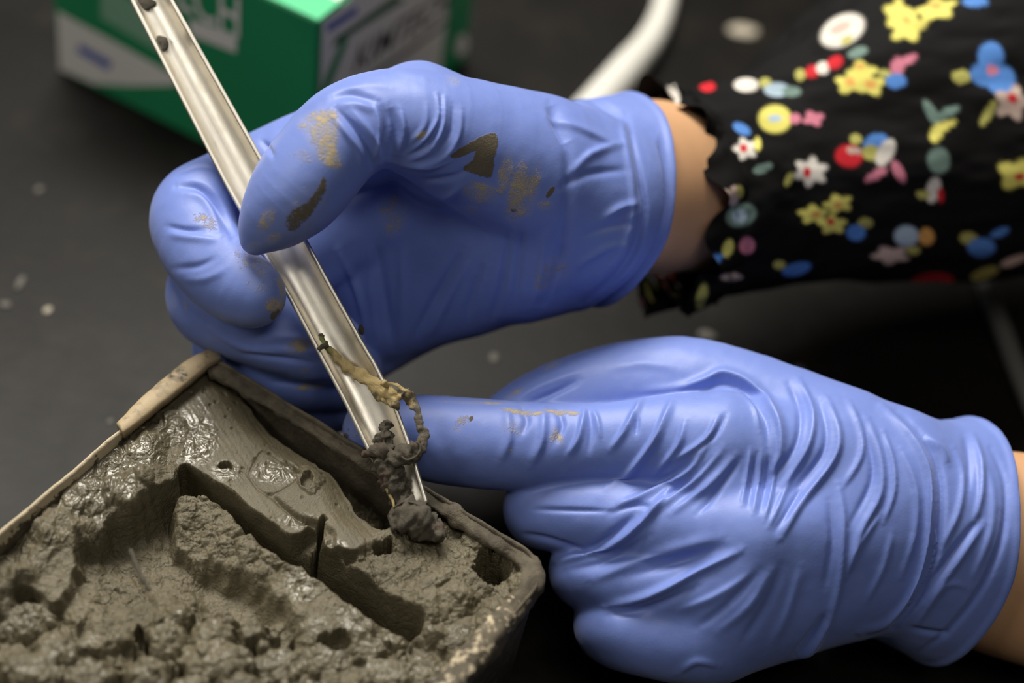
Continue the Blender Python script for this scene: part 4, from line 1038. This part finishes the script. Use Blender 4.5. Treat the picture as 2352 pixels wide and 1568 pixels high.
def text(face, p0, p1, body, height, mat_, shear=0.0, name='lettering', lift=0.0001):
    s, s1 = face_px_raw(face, [p0, p1])
    cu = bpy.data.curves.new(name, 'FONT'); cu.body = body; cu.size = 1.0; cu.shear = shear; cu.offset = 0.012
    cu.align_x = 'LEFT'; cu.materials.append(mat_)
    o = bpy.data.objects.new(name, cu); COL.objects.link(o); o.parent = tbox
    p = box_pt(face, np.array(s[0]), np.array(s[1]))
    if face == 'left': ex, n = bx, -by
    else: ex, n = by, bx
    ez = np.array([0, 0, 1.0])
    dv = np.array(((s1[0] - s[0]) * (BLx if face == 'left' else BLy), (s1[1] - s[1]) * BH)); length = float(np.linalg.norm(dv)); c, q = dv / length
    X_, Y_ = ex * c + ez * q, ez * c - ex * q
    bpy.context.view_layer.update(); sx, sy = length / max(o.dimensions.x, 1e-4), height / max(o.dimensions.y, 1e-4)
    p = p + n * lift
    o.matrix_world = Matrix(((X_[0] * sx, Y_[0] * sy, n[0], p[0]), (X_[1] * sx, Y_[1] * sy, n[1], p[1]), (X_[2] * sx, Y_[2] * sy, n[2], p[2]), (0, 0, 0, 1)))
    bpy.context.view_layer.update()
    me = bpy.data.meshes.new_from_object(o.evaluated_get(bpy.context.evaluated_depsgraph_get()))
    if not me.materials: me.materials.append(mat_)
    m2 = o.matrix_world.copy(); bpy.data.objects.remove(o)
    o = bpy.data.objects.new(name, me); COL.objects.link(o); o.parent = carton; o.matrix_world = m2
    return o
# left face print
decal('white_panel', 'left', face_px('left', [(131, 24), (160, 40), (250, 88), (325, 130), (400, 172), (420, 190), (390, 196), (300, 197), (215, 192), (136, 158)]), m_white)
decal('logo_bar', 'left', face_px('left', [(184, 100), (258, 142), (250, 160), (178, 118)]), m_bluep, 0.0001)
decal('pale_bar', 'left', face_px('left', [(232, -40), (372, 40), (372, 122), (335, 101), (232, 41)]), m_pale)
decal('white_bar', 'left', face_px('left', [(436, 42), (545, 80), (543, 121), (438, 80)]), m_white, 0.0001)
# right face print
decal('white_panel', 'right', [(0.02, 0.06), (0.80, 0.06), (0.84, 0.94), (0.90, 0.985), (0.02, 0.985)], m_white)
decal('green_stripe', 'right', face_px('right', [(760, 110), (830, 62), (930, 0), (905, -10), (800, 66), (772, 84)]), m_dgreen, 0.0001)
decal('green_stripe', 'right', face_px('right', [(786, 86), (800, 90), (760, 190), (745, 240), (728, 240), (745, 180)]), m_green, 0.0001)
decal('logo_bar', 'right', face_px('right', [(748, 58), (818, 14), (820, 30), (752, 74)]), m_bluep, 0.0001)
decal('badge', 'right', face_px('right', [(1052, 82), (1070, 78), (1076, 96), (1068, 120), (1052, 130), (1044, 112)]), m_white, 0.0001)
decal('underline', 'right', face_px('right', [(852, 168), (940, 108), (1030, 40), (1032, 46), (942, 118), (856, 176)]), m_black, 0.0001)
# top print
decal('white_panel', 'top', [(0.02, 0.13), (0.985, 0.13), (0.985, 0.98), (0.02, 0.98)], m_white)
m_lit_green = mat('lit_green_card', (0.05, 0.50, 0.22), 0.4)  # same green card, overhead light on the top painted in as brighter colour
decal('green_band', 'top', [(0.004, 0.004), (0.996, 0.004), (0.996, 0.13), (0.004, 0.13)], m_lit_green)
text('left', (236, -72), (545, 84), 'KIMTECH', 0.0150, m_white)
text('right', (806, 172), (1030, 22), 'KIMTECH', 0.0095, m_black, 0.2)
tag(tbox, 'green and white cardboard tissue box printed with blue and black', 'box')

# ------------------------------------------------------------------ arms
m_skin = mat('skin', (0.52, 0.28, 0.145), 0.5)
nt = NT(m_skin); co = nt.co(); a = nt.noise(60, 4, 0.6, co); b = nt.noise(900, 3, 0.6, co)
nt.set('Base Color', nt.mix(a, (0.58, 0.32, 0.165), (0.66, 0.385, 0.21))); nt.set('Normal', nt.bump(b, 0.15, 0.0003))
nt.b.inputs['Subsurface Weight'].default_value = 0.15; nt.b.inputs['Subsurface Radius'].default_value = (0.006, 0.002, 0.001)
nt.b.inputs['Subsurface Scale'].default_value = 0.5
def loft(name, rings, mat_, parent, nu=120, na=96, extra=None, attrs=None):
    """rings: (cx, cy, cz, axis dir, ry (in the picture plane), rz (in depth))"""
    n = len(rings); t = np.linspace(0, n - 1, nu)
    def ip(f): return np.interp(t, np.arange(n), [f(r) for r in rings])
    C_ = smooth_poly(np.array([r[0] for r in rings], float), 24); k = np.linspace(0, len(C_) - 1, nu)
    C_ = np.stack([np.interp(k, np.arange(len(C_)), C_[:, i]) for i in range(3)], 1)
    ry = np.interp(k, np.linspace(0, k[-1], n), [r[1] for r in rings]); rz = np.interp(k, np.linspace(0, k[-1], n), [r[2] for r in rings])
    ker = np.ones(9) / 9
    for q in (ry, rz): q[4:-4] = np.convolve(q, ker, 'valid')
    tg = np.gradient(C_, axis=0); tg /= np.linalg.norm(tg, axis=1, keepdims=True)
    v = np.cross(tg, (0, 0, 1.0)); v /= np.linalg.norm(v, axis=1, keepdims=True); w = np.cross(tg, v)
    w *= np.sign(w[:, 2:3])
    a = np.linspace(0, 2 * np.pi, na, endpoint=False)
    P = C_[:, None] + v[:, None] * (np.cos(a)[None] * ry[:, None])[..., None] - w[:, None] * (np.sin(a)[None] * rz[:, None])[..., None]
    N = v[:, None] * np.cos(a)[None, :, None] - w[:, None] * np.sin(a)[None, :, None]
    A = np.broadcast_to(a[None], (nu, na)); Tm = np.broadcast_to(np.linspace(0, 1, nu)[:, None], (nu, na))
    P = P.reshape(-1, 3); N = N.reshape(-1, 3)
    if extra is not None: P = extra(P, N, A.ravel(), Tm.ravel(), np.repeat(tg, na, 0))
    at = attrs(P, N, A.ravel(), Tm.ravel()) if attrs else None
    return mk(name, W(P[:, 0], P[:, 1], P[:, 2]), grid_faces(nu, na, True), mat_, parent, True, at)
loft('forearm', [((1330, 446, 385), 120, 130), ((1410, 440, 440), 190, 170), ((1490, 430, 560), 204, 185), ((1580, 432, 660), 190, 165), ((1700, 420, 770), 190, 165), ((2000, 330, 890), 215, 210), ((2500, 150, 1000), 250, 250), ((3100, -140, 1140), 300, 300)],
     m_skin, person, 120, 72)
loft('forearm', [((2060, 1215, 270), 170, 130), ((2180, 1242, 310), 215, 175), ((2300, 1268, 340), 235, 190), ((2450, 1302, 352), 246, 198), ((2620, 1336, 335), 262, 212), ((2860, 1378, 295), 285, 240), ((3200, 1420, 240), 310, 265)],
     m_skin, person, 100, 72)

# black floral sleeve with a ruffled end
PAL = {'y': (0.72, 0.66, 0.16), 'w': (0.70, 0.66, 0.60), 'r': (0.55, 0.02, 0.03), 'b': (0.09, 0.24, 0.62), 'p': (0.60, 0.20, 0.28), 'g': (0.16, 0.24, 0.21),
       'o': (0.70, 0.36, 0.10), 'l': (0.40, 0.52, 0.62), 'v': (0.45, 0.43, 0.12), 's': (0.55, 0.42, 0.36)}
FL = [ # x, y, rx, ry, angle, colour, petals (0 = plain blob)
 (1935, 70, 54, 34, -28, 'w', 0), (1930, 64, 26, 12, -25, 's', 0), (1945, 92, 16, 8, -30, 'v', 0),
 (2062, 32, 32, 36, 0, 'y', 5), (2085, 62, 44, 34, -20, 'y', 5), (2150, 22, 50, 26, -15, 'y', 5), (2082, 46, 10, 8, 0, 'o', 0), (2150, 14, 14, 8, 0, 'o', 0), (2240, 4, 30, 12, 0, 'b', 0),
 (1838, 172, 12, 14, 0, 'v', 0), (1866, 164, 18, 14, -30, 'r', 0), (1890, 156, 16, 14, -30, 'w', 0), (1918, 143, 20, 14, -30, 'r', 0), (1970, 120, 24, 12, -20, 'g', 0),
 (1980, 165, 36, 26, 0, 'y', 4), (1952, 192, 36, 24, 0, 'y', 4), (2000, 195, 34, 26, 0, 'y', 4), (1975, 152, 12, 6, 0, 'o', 0), (1952, 188, 12, 10, 0, 'o', 0), (2000, 194, 14, 10, 0, 'o', 0),
 (2062, 152, 16, 22, 20, 'p', 0), (2088, 136, 22, 10, -35, 'p', 0), (2058, 186, 24, 18, 0, 'b', 0), (2032, 168, 14, 8, 0, 'v', 0),
 (2208, 176, 22, 16, 0, 'v', 0), (2276, 130, 30, 34, 0, 'b', 0), (2262, 172, 34, 26, 10, 'b', 0), (2298, 182, 34, 34, 0, 'b', 0), (2280, 162, 14, 12, 0, 'p', 0),
 (1625, 199, 18, 12, 0, 'r', 0), (1714, 195, 28, 16, 0, 'w', 0), (1758, 190, 14, 12, 0, 'v', 0), (1785, 206, 30, 16, 0, 'l', 0), (1818, 210, 22, 12, 0, 'g', 0),
 (1780, 273, 38, 32, 0, 'y', 0), (1780, 272, 16, 9, 0, 'l', 0), (1826, 272, 14, 12, 0, 'p', 0), (1868, 272, 26, 18, 0, 'p', 4), 
 (1704, 296, 22, 12, 30, 'b', 0), (1712, 342, 28, 26, 0, 'w', 5), (1708, 340, 9, 9, 0, 'r', 0), (1740, 330, 8, 16, 0, 'y', 0), (1752, 386, 24, 10, -20, 'g', 0),
 (1862, 394, 40, 34, 0, 'w', 6), (1854, 396, 9, 12, 0, 'r', 0), (1812, 412, 8, 18, 25, 'v', 0),
 (1950, 358, 32, 26, 0, 'r', 0), (1962, 346, 18, 8, 0, 's', 0), (1966, 320, 14, 12, 0, 'v', 0), (2012, 328, 30, 20, -20, 'b', 0), (2000, 350, 20, 18, 0, 'v', 0), (2034, 350, 18, 34, 30, 'w', 0),
 (2012, 402, 30, 10, -30, 'p', 0), (2064, 394, 12, 28, -28, 'p', 0),
 (2140, 260, 12, 34, -30, 'g', 0), (2172, 262, 36, 11, -28, 'g', 0), (2152, 304, 14, 24, 30, 'y', 0), (2176, 286, 24, 9, -30, 'y', 0),
 (2156, 368, 26, 30, 0, 'g', 0), (2144, 436, 16, 30, 15, 'w', 0), (2120, 446, 16, 10, 0, 'v', 0), (2160, 448, 8, 18, 0, 'r', 0),
 (2325, 236, 42, 40, 0, 's', 5), (2326, 226, 12, 10, 0, 'r', 0), (2270, 260, 10, 34, 32, 'v', 0),
 (2335, 400, 46, 38, 0, 'y', 4), (2342, 406, 12, 10, 0, 'r', 0),
 (1540, 185, 18, 10, 10, 'w', 0), (1548, 215, 10, 26, -22, 'w', 0),
 (1686, 450, 12, 24, 10, 's', 0), (1672, 444, 14, 8, 0, 's', 0), (1700, 440, 8, 14, 0, 'v', 0), (1702, 494, 36, 26, -20, 'g', 0), (1698, 496, 18, 16, 0, 'l', 0),
 (1925, 468, 34, 22, -10, 'y', 5), (1868, 492, 36, 22, 0, 'y', 5), (1912, 516, 34, 22, 0, 'y', 5), (1874, 492, 10, 8, 0, 'o', 0), (1908, 508, 9, 8, 0, 'r', 0), (1925, 472, 10, 8, 0, 'o', 0), (1988, 512, 18, 11, 0, 'v', 0), (1966, 534, 22, 18, 0, 'b', 0),
 (2082, 542, 28, 24, 0, 'l', 0), (2128, 544, 18, 20, 0, 'o', 0), (2046, 586, 44, 22, 0, 's', 5), (2098, 574, 16, 10, 0, 'v', 0),
 (2226, 548, 22, 14, 10, 'v', 0), (2254, 568, 32, 22, 0, 'b', 0), (2296, 534, 24, 9, -25, 'b', 0),
 (1716, 564, 18, 20, 10, 'p', 0), (1672, 570, 12, 22, 18, 'y', 0), (1646, 592, 16, 10, -20, 'b', 0), (1830, 618, 34, 14, -15, 'b', 0), (1790, 608, 14, 10, 0, 'v', 0),
 (2142, 644, 48, 16, -4, 'r', 0), (2262, 628, 34, 12, -18, 'v', 0), (2330, 598, 34, 10, -22, 's', 0), (1612, 680, 12, 30, 15, 'v', 0), (1680, 636, 26, 8, 0, 's', 0)]
def paint(P, N, A, T):
    c = np.tile(np.array([[0.0045, 0.0043, 0.0045]]), (len(P), 1))
    fr = N[:, 2] < 0.25
    X_, Y_ = P[:, 0], P[:, 1]
    def stamp(X_, Y_, msk, fl):
        for x, y, rx, ry, an, k, pet in fl:
            b_ = msk & (np.abs(X_ - x) < 1.6 * max(rx, ry)) & (np.abs(Y_ - y) < 1.6 * max(rx, ry))
            i = np.nonzero(b_)[0]
            if len(i) == 0: continue
            cc, sn = math.cos(math.radians(an)), math.sin(math.radians(an))
            u = ((X_[i] - x) * cc + (Y_[i] - y) * sn) / rx; w = (-(X_[i] - x) * sn + (Y_[i] - y) * cc) / ry
            r = np.hypot(u, w); lim = 1.0
            if pet: lim = 0.86 + 0.19 * np.cos(pet * np.arctan2(w, u) + x)
            m_ = 1 - sst(r, lim - 0.12, lim + 0.12)
            c[i] = c[i] * (1 - m_[:, None]) + np.array(PAL[k]) * m_[:, None]
    stamp(X_, Y_, fr, FL)
    # the same print carried on round the back and up the arm
    rr = random.Random(5)
    uu, ww = T * 1600, ((A + np.pi / 2) % (2 * np.pi)) * 300
    oth = []
    for k in range(150):
        x, y = rr.uniform(0, 1600), rr.uniform(0, 1885)
        kk = rr.choice('ywrbpglvs'); s_ = rr.uniform(16, 36)
        oth.append((x, y, s_ * 1.2, s_ * 0.8, rr.uniform(-60, 60), kk, rr.choice((0, 0, 4, 5))))
        oth.append((x + rr.uniform(-50, 50), y + rr.uniform(-40, 40), 16, 10, rr.uniform(-60, 60), rr.choice('vgbo'), 0))
    stamp(uu, ww, (~fr) | (X_ > 2400) | (Y_ < -30), oth)
    return {'print': c}
m_slv = mat('floral_cloth', (0.01, 0.01, 0.01), 0.75)
nt = NT(m_slv); nt.l(nt.attr('print', True), nt.b.inputs['Base Color']); nt.b.inputs['Specular IOR Level'].default_value = 0.12
nt.set('Normal', nt.bump(nt.noise(1200, 2, 0.5, nt.co()), 0.2, 0.0003))
nt.b.inputs['Sheen Weight'].default_value = 0.0
def slv(P, N, A, T, tg):
    d = 9 * np.sin(11 * A + 5 * np.sin(3 * T * 6.28)) * np.exp(-((T - 0.03) / 0.06) ** 2)
    d += 12 * fbm3(P * np.array([0.35, 1, 1]), 90, 3, 61) * sst(T, 0.02, 0.2)
    d += 8 * np.sin(26 * A + 2 * fbm3(P, 120, 2, 63)) * np.exp(-(T / 0.10) ** 2)
    return P + N * d[:, None]
slv_o = loft('sleeve', [((1582, 452, 702), 246, 232), ((1625, 444, 724), 242, 230), ((1760, 412, 800), 240, 235), ((1900, 365, 860), 290, 265), ((2060, 305, 910), 350, 310), ((2300, 235, 970), 400, 350), ((2700, 60, 1010), 440, 390), ((3150, -160, 1150), 470, 430)],
     m_slv, person, 420, 300, slv, paint)
def ruf(P, N, A, T, tg):
    g = 1 - T
    w = g * (34 * np.sin(9 * A + 1.0) + 18 * np.sin(17 * A + 0.4))
    return P + N * (w * 0.7 + g * 20)[:, None] - tg * (g * (26 * np.sin(9 * A + 2.4) + 10 * np.sin(14 * A)))[:, None]
rf = loft('ruffle', [((1510, 462, 655), 238, 238), ((1550, 458, 680), 240, 236), ((1592, 450, 708), 243, 232)], m_slv, slv_o, 40, 300, ruf, paint)
loft('sleeve', [((2480, 1316, 372), 272, 222), ((2560, 1330, 358), 280, 230), ((2800, 1370, 310), 310, 260), ((3200, 1420, 240), 345, 295)], m_slv, person, 120, 160, None, paint)
person['label'] = 'person in blue nitrile gloves and a black floral sleeve, scooping mud'; person['category'] = 'person'

# ------------------------------------------------------------------ hoses and flecks on the bench
m_hose = mat('white_hose', (0.68, 0.67, 0.62), 0.35); m_grey = mat('grey_hose', (0.10, 0.10, 0.092), 0.5)
def btube(name, pts, r, mat_, label, cat):
    """tube lying on the bench: (px, py, radius in metres) """
    C_ = []
    for (x, y, h) in pts: C_.append(on_plane(x, y, h))
    C_ = smooth_poly(np.array(C_), 10); n = len(C_)
    rr = np.interp(np.linspace(0, 1, n), np.linspace(0, 1, len(r)), r)
    t = np.gradient(C_, axis=0); t /= np.linalg.norm(t, axis=1, keepdims=True)
    u = np.cross(t, (0, 0, 1.0)); u /= np.linalg.norm(u, axis=1, keepdims=True); v = np.cross(u, t)
    a = np.linspace(0, 2 * np.pi, 28, endpoint=False)
    V = (C_[:, None] + rr[:, None, None] * (u[:, None] * np.cos(a)[None, :, None] + v[:, None] * np.sin(a)[None, :, None])).reshape(-1, 3)
    bm = bmesh.new(); vs = [bm.verts.new(q) for q in V]
    for f in grid_faces(n, 28, True): bm.faces.new([vs[i] for i in f])
    bm.faces.new(vs[:28]); bm.faces.new(vs[-28:])
    bmesh.ops.recalc_face_normals(bm, faces=bm.faces)
    o = bm_obj(name, bm, mat_); tag(o, label, cat); return o
btube('hose', [(1548, -140, 0.0042), (1535, -40, 0.0042), (1522, 30, 0.0044), (1492, 95, 0.005), (1440, 160, 0.006), (1385, 225, 0.0066), (1320, 300, 0.007)], [0.0042, 0.0042, 0.0044, 0.0052, 0.0062, 0.0066, 0.0070], m_hose, 'white plastic hose curving behind the wrist of the upper hand', 'hose')
btube('cable', [(2230, 580, 0.003), (2275, 690, 0.003), (2330, 830, 0.003), (2400, 1000, 0.003), (2480, 1200, 0.003)], [0.003] * 5, m_grey, 'dull grey cable lying on the bench at the right edge', 'cable')
m_fleck = mat('dried_fleck', (0.36, 0.32, 0.25), 0.7); m_fl2 = mat('pale_fleck', (0.085, 0.08, 0.07), 0.7)
fl = [(1712, 74, 0.0042, 1.5, 0.8, m_fleck, 'beige dried fleck on the bench above the floral sleeve'),
      (110, 712, 0.0012, 1, 1, m_fleck, 'round pale fleck on the bench at far left, the brightest there'),
      (48, 650, 0.0019, .7, 1.3, m_fl2, 'long grey smudge on the bench at far left'),
      (90, 436, 0.0013, 1, 1, m_fl2, 'faint round fleck on the bench below the box corner'),
      (12, 700, 0.0016, 1.2, .8, m_fl2, 'grey fleck at the left edge of the photo'),
      (254, 968, 0.0010, 1, 1, m_fl2, 'small grey fleck just left of the peeled rim strip'),
      (1625, 772, 0.0022, 1.6, .8, m_fl2, 'grey smudge on the bench above the lower hand thumb'),
      (1135, 822, 0.0014, 1, 1, m_fl2, 'faint fleck on the bench between the two hands'),
      (1835, 850, 0.0016, 1.2, 1, m_fl2, 'faint fleck on the bench right of the lower hand thumb')]
for i, (x, y, r, sx, sy, m_, lb) in enumerate(fl):
    p = on_plane(x, y, 0.0)
    bm = bmesh.new(); bmesh.ops.create_icosphere(bm, subdivisions=2, radius=1.0)
    Q = np.array([v.co for v in bm.verts]); Q *= (1 + 0.3 * fbm3(Q * 10 + i * 5.1, 9, 2, i))[:, None]
    for v, q in zip(bm.verts, Q): v.co = Vector((p[0] + q[0] * r * sx, p[1] + q[1] * r * sy * 1.3, max(q[2], -0.3) * r * 0.3 + r * 0.09))
    o = bm_obj('mud_fleck', bm, m_); tag(o, lb, 'fleck', 'dried flecks on the bench')

# origin of each thing at its base
def settle(e):
    lo = None
    for ch in e.children:
        for v in ch.bound_box:
            q = ch.matrix_world @ Vector(v)
            lo = q.copy() if lo is None else Vector((min(lo.x, q.x), min(lo.y, q.y), min(lo.z, q.z)))
    bpy.context.view_layer.update()
    for ch in e.children: ch.matrix_parent_inverse = Matrix.Translation(-lo)
    e.location = lo
bpy.context.view_layer.update()
for e in (tray, scoop, stem, root, tbox, person): settle(e)
